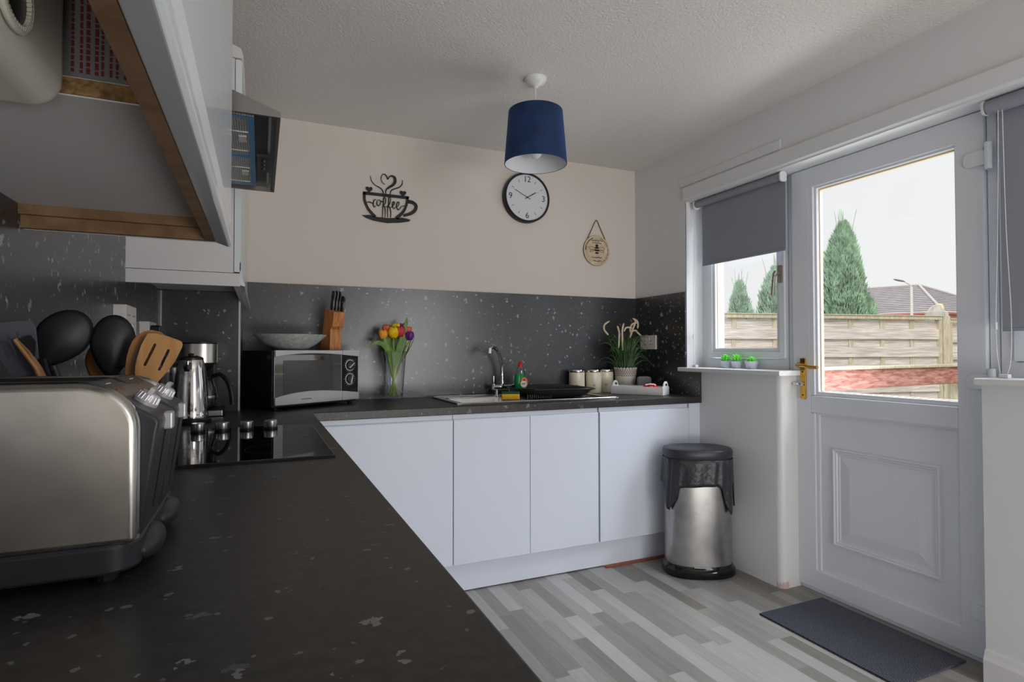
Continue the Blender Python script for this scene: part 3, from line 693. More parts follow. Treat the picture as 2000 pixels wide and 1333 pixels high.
for cx, cy, r in ((-0.22, 1.62, 0.09), (0.04, 1.62, 0.075), (-0.22, 1.86, 0.075), (0.05, 1.85, 0.09)):
    b = nb(); lathe(b, [(r, 0.0002), (r + 0.0012, 0.0002)], (cx, cy, 0.907), 48); part('ring_marking', b, 'charcoal', t)

# ================================================================ TOASTER
t = thing('toaster', 'large four-slice brushed steel toaster with black ends, nearest on worktop', 'toaster', (-0.25, 0.91, 0.9))
b = nb(); prism(b, rrect(-0.384, -0.126, 0.758, 1.062, 0.035, 8), 0.912, 0.945, 'z')
for y in (0.842, 0.982): lathe(b, [(0, -1), (0.5, -0.86), (0.87, -0.5), (1, 0), (0.87, 0.5), (0.5, 0.86), (0, 1)], seg=20, mtx=T((-0.128, y, 0.925)) @ Matrix.Diagonal((0.020, 0.056, 0.018, 1)))
part('base', b, 'charcoal', t, bevel=0.004, smooth=True)
for x in (-0.36, -0.16):
    for y in (0.79, 1.03): b = nb(); lathe(b, [(0.012, 0), (0.012, 0.013)], (x, y, 0.9003), 12); part('rubber_foot', b, 'black', t)
def tprof(x0, x1, z0, z1, r, n=10):
    o = [(x0, z0), (x1, z0)]
    for k in range(n + 1):
        a = PI / 2 * k / n; o.append((x1 - r + r * math.cos(a), z1 - r * 0.85 + r * 0.85 * math.sin(a)))
    for k in range(n + 1):
        a = PI / 2 + PI / 2 * k / n; o.append((x0 + 0.02 + 0.02 * math.cos(a), z1 - 0.02 + 0.02 * math.sin(a)))
    return o
for ya, yb_, nm in ((0.760, 0.778, 'side_panel'), (1.045, 1.060, 'side_panel')):
    b = nb(); prism(b, tprof(-0.386, -0.1275, 0.944, 1.124, 0.060), ya, yb_, 'y'); part(nm, b, 'steel', t, bevel=0.007, seg=5, smooth=True)
b = nb(); prism(b, tprof(-0.385, -0.130, 0.944, 1.122, 0.060), 0.780, 0.7835, 'y'); prism(b, tprof(-0.385, -0.1275, 0.944, 1.124, 0.060), 0.7838, 0.7875, 'y'); part('trim_band', b, 'chrome', t, smooth=True)
b = nb(); prism(b, tprof(-0.383, -0.133, 0.944, 1.121, 0.058), 0.7876, 1.0448, 'y'); part('housing', b, 'hoodsteel', t, smooth=True)
b = nb()
for y in (0.818, 0.872, 0.956, 1.010): bx(b, -0.360, -0.205, y - 0.012, y + 0.012, 1.1205, 1.1225)
part('bread_slots', b, 'black', t)
for ya, yb_ in ((0.789, 0.906), (0.926, 1.043)):
    yc = (ya + yb_) / 2
    b = nb(); prism(b, [(-0.205, 1.1215), (-0.180, 1.1255), (-0.112, 1.082), (-0.1085, 1.076), (-0.1105, 1.066), (-0.126, 0.9445), (-0.19, 0.9445), (-0.19, 1.05)], ya, yb_, 'y')
    e_ = part('control_end', b, 'charcoal', t, bevel=0.004, seg=3, smooth=True)
    nrm = math.atan2(0.068, 0.0435)  # slope normal
    SL = T((-0.133, yc, 1.0965)) @ RY(math.atan2(0.0435, 0.068))
    b = nb(); lathe(b, [(0.0145, -0.001), (0.015, 0.003), (0.0125, 0.005), (0.012, 0.012), (0.0105, 0.0135), (0, 0.0135)], seg=28, mtx=SL)
    bx(b, -0.0028, 0.0028, -0.013, 0.013, 0.012, 0.0205, SL)
    for k in range(16):
        a = 2 * PI * k / 16; tube(b, [(0.0135 * math.cos(a), 0.0135 * math.sin(a), 0.003), (0.0122 * math.cos(a), 0.0122 * math.sin(a), 0.0115)], 0.0009, 5, mtx=SL)
    part('browning_dial', b, 'silver', e_, smooth=True)
    b = nb(); bx(b, -0.112, -0.1015, yc - 0.011, yc + 0.011, 1.062, 1.0835)
    part('lever', b, 'silver', e_, bevel=0.002)
    b = nb(); prism(b, [(-0.1105, 1.060), (-0.124, 0.965), (-0.128, 0.965), (-0.1145, 1.060)], yc - 0.003, yc + 0.003, 'y'); xf(b, T((0.0012, 0, 0))); part('lever_slot', b, 'black', e_)
    b = nb(); SB = T((-0.160, yc, 1.1128)) @ RY(math.atan2(0.0435, 0.068))
    for k in range(3): lathe(b, [(0.0032, 0), (0.003, 0.0014), (0, 0.0016)], (0, -0.010 + 0.010 * k, 0.0005), 10, mtx=SB)
    part('buttons', b, 'mdf', e_)
    b = nb(); bx(b, -0.0005, 0.0005, -0.012, 0.010, 0, 0.0008, T((-0.172, yc, 1.1206)) @ RY(math.atan2(0.0435, 0.068))); part('marking', b, 'label_white', e_)

# ================================================================ UTENSIL POT AND UTENSILS
UG = 'cooking utensils standing in the dark crock'
t = thing('utensil_crock', 'dark round crock behind toaster holding cooking utensils', 'utensil holder', (-0.275, 1.215, 0.9))
b = nb(); lathe(b, [(0, 0), (0.058, 0), (0.062, 0.004), (0.062, 0.15), (0.060, 0.152), (0.057, 0.15), (0.057, 0.006), (0, 0.006)], (0, 0, 0), 40); obj('pot', b, 'charcoal', t, smooth=True)
def flatpart(name, polyxz, y, th, m, parent, holes=(), **k):
    b = nb(); prism(b, polyxz, y - th / 2, y + th / 2, 'y')
    return part(name, b, m, parent, **k)
def slotted(name, outline, slots, y, th, m, parent):
    """flat blade with real slots, cut by a curve fill"""
    cu = bpy.data.curves.new('outline', 'CURVE'); cu.dimensions = '2D'; cu.fill_mode = 'BOTH'; cu.extrude = th / 2
    for poly in [outline] + list(slots):
        s_ = cu.splines.new('POLY'); s_.points.add(len(poly) - 1); s_.use_cyclic_u = True
        for i, (x, z) in enumerate(poly): s_.points[i].co = (x, z, 0, 1)
    o = bpy.data.objects.new('outline', cu); C.objects.link(o)
    dg = bpy.context.evaluated_depsgraph_get(); me = bpy.data.meshes.new_from_object(o.evaluated_get(dg))
    b = nb(); b.from_mesh(me); bpy.data.objects.remove(o); bpy.data.meshes.remove(me)
    bmesh.ops.remove_doubles(b, verts=b.verts[:], dist=1e-6)
    xf(b, T((0, y, 0)) @ Matrix(((1, 0, 0, 0), (0, 0, -1, 0), (0, 1, 0, 0), (0, 0, 0, 1))))
    return part(name, b, m, parent, bevel=0.0008)
def slot(p0, p1, r, n=5):
    a = math.atan2(p1[1] - p0[1], p1[0] - p0[0]); o = []
    for k in range(n + 1): o.append((p1[0] + r * math.cos(a - PI / 2 + PI * k / n), p1[1] + r * math.sin(a - PI / 2 + PI * k / n)))
    for k in range(n + 1): o.append((p0[0] + r * math.cos(a + PI / 2 + PI * k / n), p0[1] + r * math.sin(a + PI / 2 + PI * k / n)))
    return o
def spoonbowl(bm, c, w_, h_, tilt, depth, y, lean=0.0):
    """cupped oval bowl, open side facing away, seen from the rounded back"""
    g = []
    for i in range(7):
        r = i / 6
        if i == 0: g.append([bm.verts.new((0, -depth, 0))]); continue
        g.append([bm.verts.new((r * w_ * math.cos(a) * (1.0 if math.sin(a) > 0 else 1.0 - 0.38 * abs(math.sin(a)) ** 1.5), -depth * (1 - r * r), r * h_ * math.sin(a) * (1.0 if math.sin(a) > 0 else 1.22))) for a in [2 * PI * k / 32 for k in range(32)]])
    for k in range(32): bm.faces.new((g[0][0], g[1][k], g[1][(k + 1) % 32]))
    for i in range(1, 6):
        for k in range(32): bm.faces.new((g[i][k], g[i + 1][k], g[i + 1][(k + 1) % 32], g[i][(k + 1) % 32]))
    vs = [v for q in g for v in q]
    bmesh.ops.transform(bm, matrix=T((c[0], y, c[1])) @ RZ(0.22) @ RY(tilt) @ RX(lean), verts=vs)
# big ladle
t = thing('serving_spoon', 'large round black nylon ladle, widest of the dark utensils in the crock', 'utensil', (-0.275, 1.20, 0.91), group=UG)
b = nb(); spoonbowl(b, (-0.309, 1.186), 0.0375, 0.050, 0.60, 0.010, 1.20); part('bowl', b, 'softblack', t, smooth=True, solid=0.0022)
b = nb(); tube(b, spline([(-0.329, 1.197, 1.148), (-0.318, 1.203, 1.115), (-0.30, 1.205, 1.03), (-0.278, 1.20, 0.915)]), [0.013, 0.011, 0.009] + [0.0075] * 22, 10, flat=0.6); part('handle', b, 'softblack', t, smooth=True)
# second spoon
t = thing('serving_spoon', 'narrower black nylon serving spoon between ladle and bamboo spatulas', 'utensil', (-0.262, 1.225, 0.91), group=UG)
b = nb(); spoonbowl(b, (-0.240, 1.176), 0.0335, 0.050, 0.06, 0.010, 1.215); part('bowl', b, 'softblack', t, smooth=True, solid=0.0022)
b = nb(); tube(b, spline([(-0.236, 1.217, 1.135), (-0.240, 1.222, 1.10), (-0.250, 1.225, 1.02), (-0.262, 1.225, 0.915)]), [0.016, 0.012] + [0.008] * 23, 10, flat=0.55); part('handle', b, 'softblack', t, smooth=True)
# wooden spoon behind it
t = thing('wooden_spoon', 'plain wooden spoon peeping out behind the narrower black spoon', 'utensil', (-0.275, 1.25, 0.91), group=UG)
b = nb(); spoonbowl(b, (-0.262, 1.145), 0.024, 0.036, 0.1, 0.008, 1.242); part('bowl', b, 'bamboodark', t, smooth=True, solid=0.003)
b = nb(); tube(b, [(-0.262, 1.244, 1.115), (-0.27, 1.25, 0.915)], 0.006, 10); part('handle', b, 'bamboodark', t, smooth=True)
# bamboo slotted turners
t = thing('slotted_turner', 'bamboo slotted turner in front, squared blade leaning right', 'utensil', (-0.27, 1.17, 0.91), group=UG)
slotted('blade', [(-0.1804, 1.1919), (-0.1666, 1.1929), (-0.1534, 1.1888), (-0.1334, 1.1810), (-0.1282, 1.1779), (-0.1266, 1.1733), (-0.1281, 1.1669), (-0.1389, 1.1420), (-0.1505, 1.1245), (-0.1643, 1.1067), (-0.1712, 1.0988), (-0.1795, 1.0928), (-0.1946, 1.0933), (-0.1979, 1.1106), (-0.1981, 1.1332), (-0.1955, 1.1491), (-0.1893, 1.1722)], [slot(*[(-0.1691, 1.1723), (-0.1837, 1.1374)], 0.0022), slot(*[(-0.1485, 1.1624), (-0.1622, 1.1291)], 0.0022)], 1.165, 0.005, 'bamboo', t)
b = nb(); tube(b, [(-0.192, 1.165, 1.10), (-0.225, 1.175, 1.03), (-0.266, 1.19, 0.916)], [0.010, 0.008, 0.008], 10, flat=0.5); part('handle', b, 'bamboo', t, smooth=True)
t = thing('slotted_turner', 'round-topped bamboo slotted turner half hidden behind the squared one', 'utensil', (-0.26, 1.19, 0.91), group=UG)
slotted('blade', [(-0.2158, 1.1115), (-0.2152, 1.1312), (-0.2139, 1.1490), (-0.2099, 1.1665), (-0.2051, 1.1795), (-0.1987, 1.1881), (-0.1885, 1.1964), (-0.1757, 1.1988), (-0.1628, 1.1953), (-0.1557, 1.1890), (-0.1562, 1.1579), (-0.1654, 1.1305), (-0.1807, 1.1081), (-0.1975, 1.0995), (-0.2127, 1.0999)], [slot(*[(-0.1943, 1.1670), (-0.2018, 1.1472)], 0.0022)], 1.182, 0.005, 'bamboodark', t)
b = nb(); tube(b, [(-0.205, 1.182, 1.10), (-0.23, 1.19, 1.03), (-0.262, 1.20, 0.916)], [0.010, 0.008, 0.008], 10, flat=0.5); part('handle', b, 'bamboodark', t, smooth=True)
# grey slotted turner at the left
t = thing('fish_slice', 'wide grey nylon slotted slice at the left of the crock', 'utensil', (-0.30, 1.22, 0.91), group=UG)
slotted('blade', [(-0.3786, 1.1985), (-0.3737, 1.2058), (-0.3547, 1.2086), (-0.3341, 1.2098), (-0.3287, 1.1993), (-0.3243, 1.1501), (-0.3225, 1.1132), (-0.3420, 1.1080), (-0.3569, 1.1205), (-0.3678, 1.1375), (-0.3730, 1.1480), (-0.3781, 1.1585)], [slot(*[(-0.3633, 1.1834), (-0.3515, 1.1503)], 0.0018), slot(*[(-0.3526, 1.1908), (-0.3399, 1.1551)], 0.0018), slot(*[(-0.3721, 1.1761), (-0.3629, 1.1504)], 0.0018)], 1.14, 0.003, 'greynylon', t)
b = nb(); tube(b, [(-0.338, 1.142, 1.125), (-0.318, 1.18, 1.03), (-0.30, 1.215, 0.916)], [0.012, 0.008, 0.008], 10, flat=0.5); part('handle', b, 'greynylon', t, smooth=True)
t = thing('tongs', 'thin wooden-edged tongs slanting left of the big ladle', 'utensil', (-0.29, 1.20, 0.91), group=UG)
b = nb(); tube(b, [(x, 1.12, z) for x, z in [(-0.3494, 1.1791), (-0.3365, 1.1584), (-0.3223, 1.1351)]] + [(-0.30, 1.17, 1.03), (-0.287, 1.2, 0.915)], [0.0022, 0.003, 0.0035, 0.004, 0.004], 8); part('arm', b, 'bamboo', t, smooth=True)
b = nb(); tube(b, [(x, 1.128, z) for x, z in [(-0.3500, 1.1808), (-0.3339, 1.1600), (-0.3200, 1.1348)]] + [(-0.292, 1.175, 1.03), (-0.28, 1.212, 0.915)], [0.0022, 0.003, 0.0035, 0.004, 0.004], 8); part('arm', b, 'bamboodark', t, smooth=True)
t = thing('spatula', 'small black flat spatula head between tongs and ladle', 'utensil', (-0.285, 1.215, 0.91), group=UG)
b = nb(); prism(b, [(-0.3490, 1.1794), (-0.3323, 1.1868), (-0.3257, 1.1763), (-0.3267, 1.1502), (-0.3319, 1.1454), (-0.3398, 1.1584)], 1.127, 1.130, 'y'); part('blade', b, 'softblack', t)
b = nb(); tube(b, [(-0.318, 1.132, 1.150), (-0.305, 1.19, 1.03), (-0.30, 1.222, 0.916)], 0.005, 8); part('handle', b, 'softblack', t, smooth=True)

# ================================================================ KETTLE, CANISTER, COFFEE MAKER
t = thing('kettle', 'polished steel jug kettle between toaster and coffee maker', 'kettle', (-0.232, 2.385, 0.9), rz=-1.75)
b = nb(); lathe(b, [(0, 0.0), (0.066, 0.0), (0.068, 0.004), (0.068, 0.014), (0.060, 0.018)], seg=44); obj('power_base', b, 'black', t, smooth=True)
kb = nb(); lathe(kb, [(0.058, 0.019), (0.058, 0.032), (0.0575, 0.034), (0.057, 0.036), (0.0575, 0.05), (0.056, 0.10), (0.053, 0.15), (0.047, 0.20), (0.043, 0.222), (0.040, 0.232)], seg=44)
kb = obj('body', kb, 'chrome', t, smooth=True)
b = nb(); lathe(b, [(0.0405, 0.230), (0.040, 0.238), (0.030, 0.243), (0, 0.245)], seg=40); lathe(b, [(0.008, 0), (0.010, 0.01), (0, 0.013)], (0, 0, 0.243), 16); obj('lid', b, 'black', t, smooth=True)
b = nb(); prism(b, [(0.030, 0.232), (0.062, 0.230), (0.058, 0.205), (0.045, 0.185), (0.030, 0.180)], -0.010, 0.010, 'y'); obj('spout', b, 'chrome', kb, bevel=0.004, smooth=True)
b = nb(); bx(b, 0.0475, 0.0585, 0.003, 0.017, 0.198, 0.222, RY(0.0)); obj('spout_filter', b, 'greynylon', kb, bevel=0.002)
b = nb(); tube(b, spline([(-0.036, 0, 0.232), (-0.07, 0, 0.235), (-0.096, 0, 0.215), (-0.096, 0, 0.15), (-0.085, 0, 0.08), (-0.056, 0, 0.055)]), 0.011, 12); obj('handle', b, 'black', t, smooth=True)
t = thing('storage_canister', 'dark steel lidded canister half hidden left of the kettle', 'canister', (-0.322, 2.50, 0.9))
b = nb(); lathe(b, [(0, 0), (0.040, 0), (0.042, 0.003), (0.042, 0.185), (0, 0.186)], seg=36); obj('body', b, 'hoodsteel', t, smooth=True)
b = nb(); lathe(b, [(0.043, 0.18), (0.044, 0.185), (0.044, 0.20), (0.040, 0.204), (0, 0.205)], seg=36); obj('lid', b, 'steel', t, smooth=True)
t = thing('coffee_maker', 'black and steel filter coffee maker with glass jug in the corner', 'coffee maker', (-0.226, 2.655, 0.9))
b = nb(); prism(b, rrect(-0.085, 0.095, -0.082, 0.085, 0.03), 0.0, 0.028, 'z'); obj('base', b, 'black', t, bevel=0.004, smooth=True)
b = nb(); prism(b, rrect(-0.080, 0.090, -0.0835, -0.07, 0.006), 0.004, 0.024, 'z'); obj('front_strip', b, 'steel', t)
b = nb(); bx(b, -0.075, 0.055, 0.040, 0.084, 0.028, 0.22); obj('column', b, 'black', t, bevel=0.008)
b = nb(); prism(b, rrect(-0.068, 0.062, -0.062, 0.082, 0.058, 10), 0.212, 0.298, 'z'); hd = obj('head', b, 'black', t, smooth=True)
b = nb(); prism(b, rrect(-0.0695, 0.0635, -0.0635, 0.0835, 0.059, 10), 0.216, 0.292, 'z'); obj('steel_band', b, 'steel', hd, smooth=True)
b = nb(); lathe(b, [(0.056, 0.214), (0.050, 0.195), (0.030, 0.182), (0, 0.182)], (0.0, -0.01, 0), 30); obj('filter_basket', b, 'black', hd, smooth=True)
j = nb(); lathe(j, [(0, 0.031), (0.046, 0.031), (0.058, 0.045), (0.062, 0.075), (0.058, 0.11), (0.046, 0.142), (0.042, 0.155)], (0.004, -0.018, 0), 36); j = obj('jug', j, 'glass', t, smooth=True)
b = nb(); lathe(b, [(0.0435, 0.140), (0.0455, 0.145), (0.045, 0.160), (0.030, 0.170), (0, 0.172)], (0.004, -0.018, 0), 30); obj('jug_lid', b, 'black', j, smooth=True)
b = nb(); lathe(b, [(0.0625, 0.070), (0.0635, 0.073), (0.0635, 0.080), (0.0622, 0.083)], (0.004, -0.018, 0), 36); obj('jug_band', b, 'steel', j, smooth=True)
b = nb(); tube(b, spline([(0.046, -0.034, 0.158), (0.075, -0.046, 0.168), (0.103, -0.058, 0.14), (0.117, -0.066, 0.09), (0.121, -0.068, 0.045)]), [0.005] * 8 + [0.0055] * 25, 10, flat=1.6); obj('jug_handle', b, 'black', j, smooth=True)

# ================================================================ MICROWAVE
a_m = math.atan2(0.243, 0.395)
t = thing('microwave', 'silver-fronted microwave standing angled in the worktop corner', 'microwave', (0.054, 2.70, 0.9), rz=a_m)
MW, MD, z0, z1 = 0.464, 0.25, 0.024, 0.266
b = nb(); bx(b, 0, MW, 0.012, MD, z0 - 0.012, z1); body = obj('housing', b, 'black', t, bevel=0.003)
b = nb()
for k in range(7):
    for q in range(3): bx(b, -0.0006, 0.001, 0.10 + k * 0.018, 0.112 + k * 0.018, 0.055 + q * 0.024, 0.070 + q * 0.024)
obj('vent', b, mat('vent_black', (0.002, 0.002, 0.002, 1), 0.9), body)
b = nb(); bx(b, -0.0008, 0.0004, 0.026, 0.05, 0.226, 0.245); obj('sticker', b, mat('dull_sticker', (0.07, 0.07, 0.07, 1), 0.6), body)
for x, y in ((0.025, 0.03), (MW - 0.025, 0.03), (0.025, MD - 0.03), (MW - 0.025, MD - 0.03)):
    b = nb(); lathe(b, [(0.012, 0), (0.014, 0.012)], (x, y, 0.0003), 14); obj('foot', b, 'black', t)
DW = 0.362
b = nb(); bx(b, 0.001, DW, -0.001, 0.0115, z0, z1); door = obj('door', b, 'black', t, bevel=0.002)
b = nb(); bx(b, 0.002, DW - 0.001, -0.003, -0.0012, z0 + 0.03, z1 - 0.02); obj('door_glass', b, 'mwglass', door)
b = nb(); bx(b, 0.045, DW - 0.05, -0.0042, -0.0031, z0 + 0.045, z1 - 0.045)
obj('inner_window', b, mat('perforated_window', (0.05, 0.05, 0.055, 1), 0.12, spec=0.8), door)
def arc(x0, x1, za, zb_, n=16, h=0.02): return [(x0 + (x1 - x0) * k / n, za + h * math.sin(PI * 0.5 * 2 * (k / n) * 0.5 * 1.0)) for k in range(n + 1)]
n = 20
def curve_z(x, lo, mid): return lo + mid * math.sin(PI * min(1, max(0, x / MW)) ** 0.8)
low = [(x, curve_z(x, z0 + 0.033, 0.022)) for x in [DW * k / n for k in range(n + 1)]]
b = nb(); prism(b, [(0.0, z0 - 0.001)] + low + [(DW - 0.0005, z0 - 0.001)], -0.012, -0.0035, 'y'); obj('lower_trim', b, 'silver', door, bevel=0.002, smooth=True)
up = [(x, curve_z(x, z1 - 0.030, 0.016)) for x in [DW * k / n for k in range(n + 1)]]
b = nb(); prism(b, up + [(DW - 0.0005, z1 + 0.001), (0.0, z1 + 0.001)], -0.014, -0.0035, 'y'); obj('upper_trim', b, 'silver', door, bevel=0.002, smooth=True)
b = nb(); xf(b, Matrix()); b.free()
b = text_bm('COOKWORKS', 0.0085, 0.0006, 1.0); xf(b, T((0.158, -0.0125, z0 + 0.020)) @ RX(PI / 2)); obj('brand_lettering', b, 'ink', door)
for x0, x1 in ((0.0, 0.002), (DW - 0.0015, DW)): b = nb(); bx(b, x0, x1, -0.004, 0.0, z0, z1); obj('door_edge', b, 'silver', door)
b = nb(); bx(b, DW + 0.001, MW, -0.002, 0.0115, z0, z1); pn = obj('control_panel', b, 'blackgloss', t, bevel=0.001)
b = nb()
lo2 = [(x, curve_z(x, z0 + 0.033, 0.022)) for x in [DW + 0.0015 + (MW - DW - 0.0015) * k / 6 for k in range(7)]]
prism(b, [(DW + 0.0015, z0 - 0.001)] + lo2 + [(MW, z0 - 0.001)], -0.012, -0.0025, 'y')
u2 = [(x, curve_z(x, z1 - 0.030, 0.016)) for x in [DW + 0.0015 + (MW - DW - 0.0015) * k / 6 for k in range(7)]]
prism(b, u2 + [(MW, z1 + 0.001), (DW + 0.0015, z1 + 0.001)], -0.014, -0.0025, 'y'); bx(b, MW - 0.002, MW, -0.006, -0.0025, z0, z1)
obj('panel_trim', b, 'silver', pn, bevel=0.0015, smooth=True)
for zc, ang in ((0.193, -0.9), (0.125, -0.25)):
    K = T((DW + 0.052, -0.002, zc)) @ RX(PI / 2)
    b = nb(); lathe(b, [(0.027, 0), (0.027, 0.0012), (0.0245, 0.0016), (0.0245, 0.0)], seg=36, mtx=K)
    for k in range(18):
        a = 2 * PI * k / 18; bx(b, 0.029, 0.033 if k % 3 else 0.0345, -0.0007, 0.0007, 0, 0.0006, K @ RZ(a))
    obj('dial_marks', b, 'label_white', pn)
    d_ = nb(); lathe(d_, [(0.0225, 0), (0.0235, 0.004), (0.021, 0.011), (0.018, 0.013), (0, 0.013)], seg=36, mtx=K); d_ = obj('dial', d_, 'charcoal', pn, smooth=True)
    b = nb(); prism(b, [(-0.020, -0.004), (0.020, -0.0025), (0.020, 0.0025), (-0.020, 0.004)], 0.012, 0.020, 'z', mtx=K @ RZ(PI / 2 + ang)); obj('pointer', b, 'silver', d_, bevel=0.001)
b = nb(); bx(b, DW + 0.012, MW - 0.012, -0.0128, -0.0118, z0 + 0.004, z0 + 0.028); obj('open_button', b, 'silver', pn, bevel=0.001)

# ---- bowl and knife block on the microwave
MT = 0.9 + z1 + 0.0012
t = thing('serving_bowl', 'wide shallow speckled grey bowl on top of the microwave', 'bowl', (0.130, 2.882, MT))
b = nb(); lathe(b, [(0, 0.002), (0.060, 0.0), (0.066, 0.0005), (0.085, 0.010), (0.118, 0.030), (0.148, 0.056), (0.163, 0.072), (0.160, 0.073), (0.142, 0.058), (0.112, 0.034), (0.08, 0.016), (0.05, 0.008), (0, 0.007)], seg=64)
obj('bowl', b, 'stoneware', t, smooth=True)
t = thing('knife_block', 'slanted light wooden knife block on microwave beside the bowl', 'knife block', (0.332, 2.995, MT), rz=a_m - 0.12)
b = nb(); prism(b, [(-0.030, 0), (-0.034, 0.105), (-0.050, 0.118), (-0.066, 0.190), (0.015, 0.212), (0.062, 0.0)], -0.031, 0.031, 'x')
blk = obj('block', b, 'block', t, bevel=0.002)
b = nb(); bx(b, 0.004, 0.017, -0.0512, -0.0500, 0.108, 0.122, RX(0.05)); obj('notch', b, 'bamboodark', blk)
KM = RX(math.atan2(0.081, 0.0) - PI / 2)
slope = math.atan2(0.022, 0.081)
lean = Vector((0, -0.22, 0.975)).normalized()
for i, (kx, ky, ln, lab) in enumerate(((-0.021, -0.030, 0.098, 'leftmost'), (-0.005, -0.032, 0.100, 'second from left'), (0.011, -0.034, 0.098, 'third from left'), (0.024, -0.050, 0.078, 'shortest, rightmost'))):
    k = thing('kitchen_knife', 'black-handled riveted kitchen knife in wooden block, ' + lab, 'knife', (0, 0, 0), group='knives in the wooden block')
    Mt = T((0.332, 2.995, MT)) @ RZ(a_m - 0.12) @ T((kx, ky, 0.19 + (ky + 0.066) * 0.27)) @ RX(0.235)
    k.location = Mt.translation; k.rotation_euler = Mt.to_euler()
    b = nb(); prism(b, [(-0.011, 0.002), (-0.012, 0.02), (-0.009, 0.05), (-0.012, ln - 0.012), (-0.004, ln), (0.008, ln), (0.013, ln - 0.012), (0.010, 0.02), (0.011, 0.002)], -0.0062, 0.0062, 'x'); obj('handle', b, 'black', k, bevel=0.002)
    b = nb(); prism(b, [(-0.0125, 0.001), (-0.0135, 0.02), (-0.0105, 0.05), (-0.0135, ln - 0.012), (-0.005, ln + 0.001), (0.008, ln + 0.001), (0.0138, ln - 0.012), (0.011, 0.02), (0.012, 0.001)], -0.0012, 0.0012, 'x'); obj('tang', b, 'steel', k)
    b = nb()
    for z in (0.02, 0.05, ln - 0.014): lathe(b, [(0.0028, -0.007), (0.0028, 0.007)], seg=10, mtx=T((0, 0, z)) @ RY(PI / 2)); lathe(b, [(0, -0.007), (0.0028, -0.007)], seg=10, mtx=T((0, 0, z)) @ RY(PI / 2)); lathe(b, [(0, 0.007), (0.0028, 0.007)], seg=10, mtx=T((0, 0, z)) @ RY(PI / 2))
    obj('rivets', b, 'chrome', k)
    b = nb(); bx(b, -0.0009, 0.0009, -0.009, 0.012, -0.10, 0.002); obj('blade', b, 'steel', k)

# ================================================================ VASE + TULIPS
vx, vy = 0.655, 3.045
t = thing('glass_vase', 'tall flared clear glass vase of tulips against splashback', 'vase', (vx, vy, 0.9))
b = nb(); lathe(b, [(0, 0.0), (0.044, 0.0), (0.046, 0.004), (0.048, 0.02), (0.055, 0.12), (0.066, 0.255), (0.068, 0.262), (0.0655, 0.262), (0.0635, 0.255), (0.0525, 0.12), (0.0455, 0.024), (0.030, 0.016), (0, 0.014)], seg=48); obj('vase', b, 'vaseglass', t, smooth=True)
TG = 'tulips in the glass vase'
tulips = [
 ((-0.062, -0.010, 0.352), srgb(242, 160, 62), 'orange-yellow tulip at the left of the vase', 0.020, 0.045),
 ((-0.038, 0.012, 0.385), srgb(228, 112, 74), 'small coral tulip behind the leftmost bloom', 0.015, 0.034),
 ((-0.006, -0.012, 0.362), srgb(250, 196, 10), 'largest deep yellow tulip in the middle of the vase', 0.024, 0.055),
 ((0.018, 0.020, 0.392), srgb(246, 214, 20), 'bright yellow tulip at the top behind the largest one', 0.018, 0.042),
 ((0.030, -0.008, 0.368), srgb(206, 62, 72), 'rose-red tulip right of the largest yellow one', 0.022, 0.050),
 ((0.048, 0.015, 0.388), srgb(136, 26, 100), 'tall magenta tulip near the top right', 0.018, 0.048),
 ((0.080, 0.005, 0.378), srgb(220, 106, 90), 'small salmon tulip at the upper right of the bunch', 0.014, 0.032),
 ((0.082, -0.012, 0.345), srgb(110, 34, 136), 'purple tulip at the right edge of the vase', 0.019, 0.042)]
rr = random.Random(5)
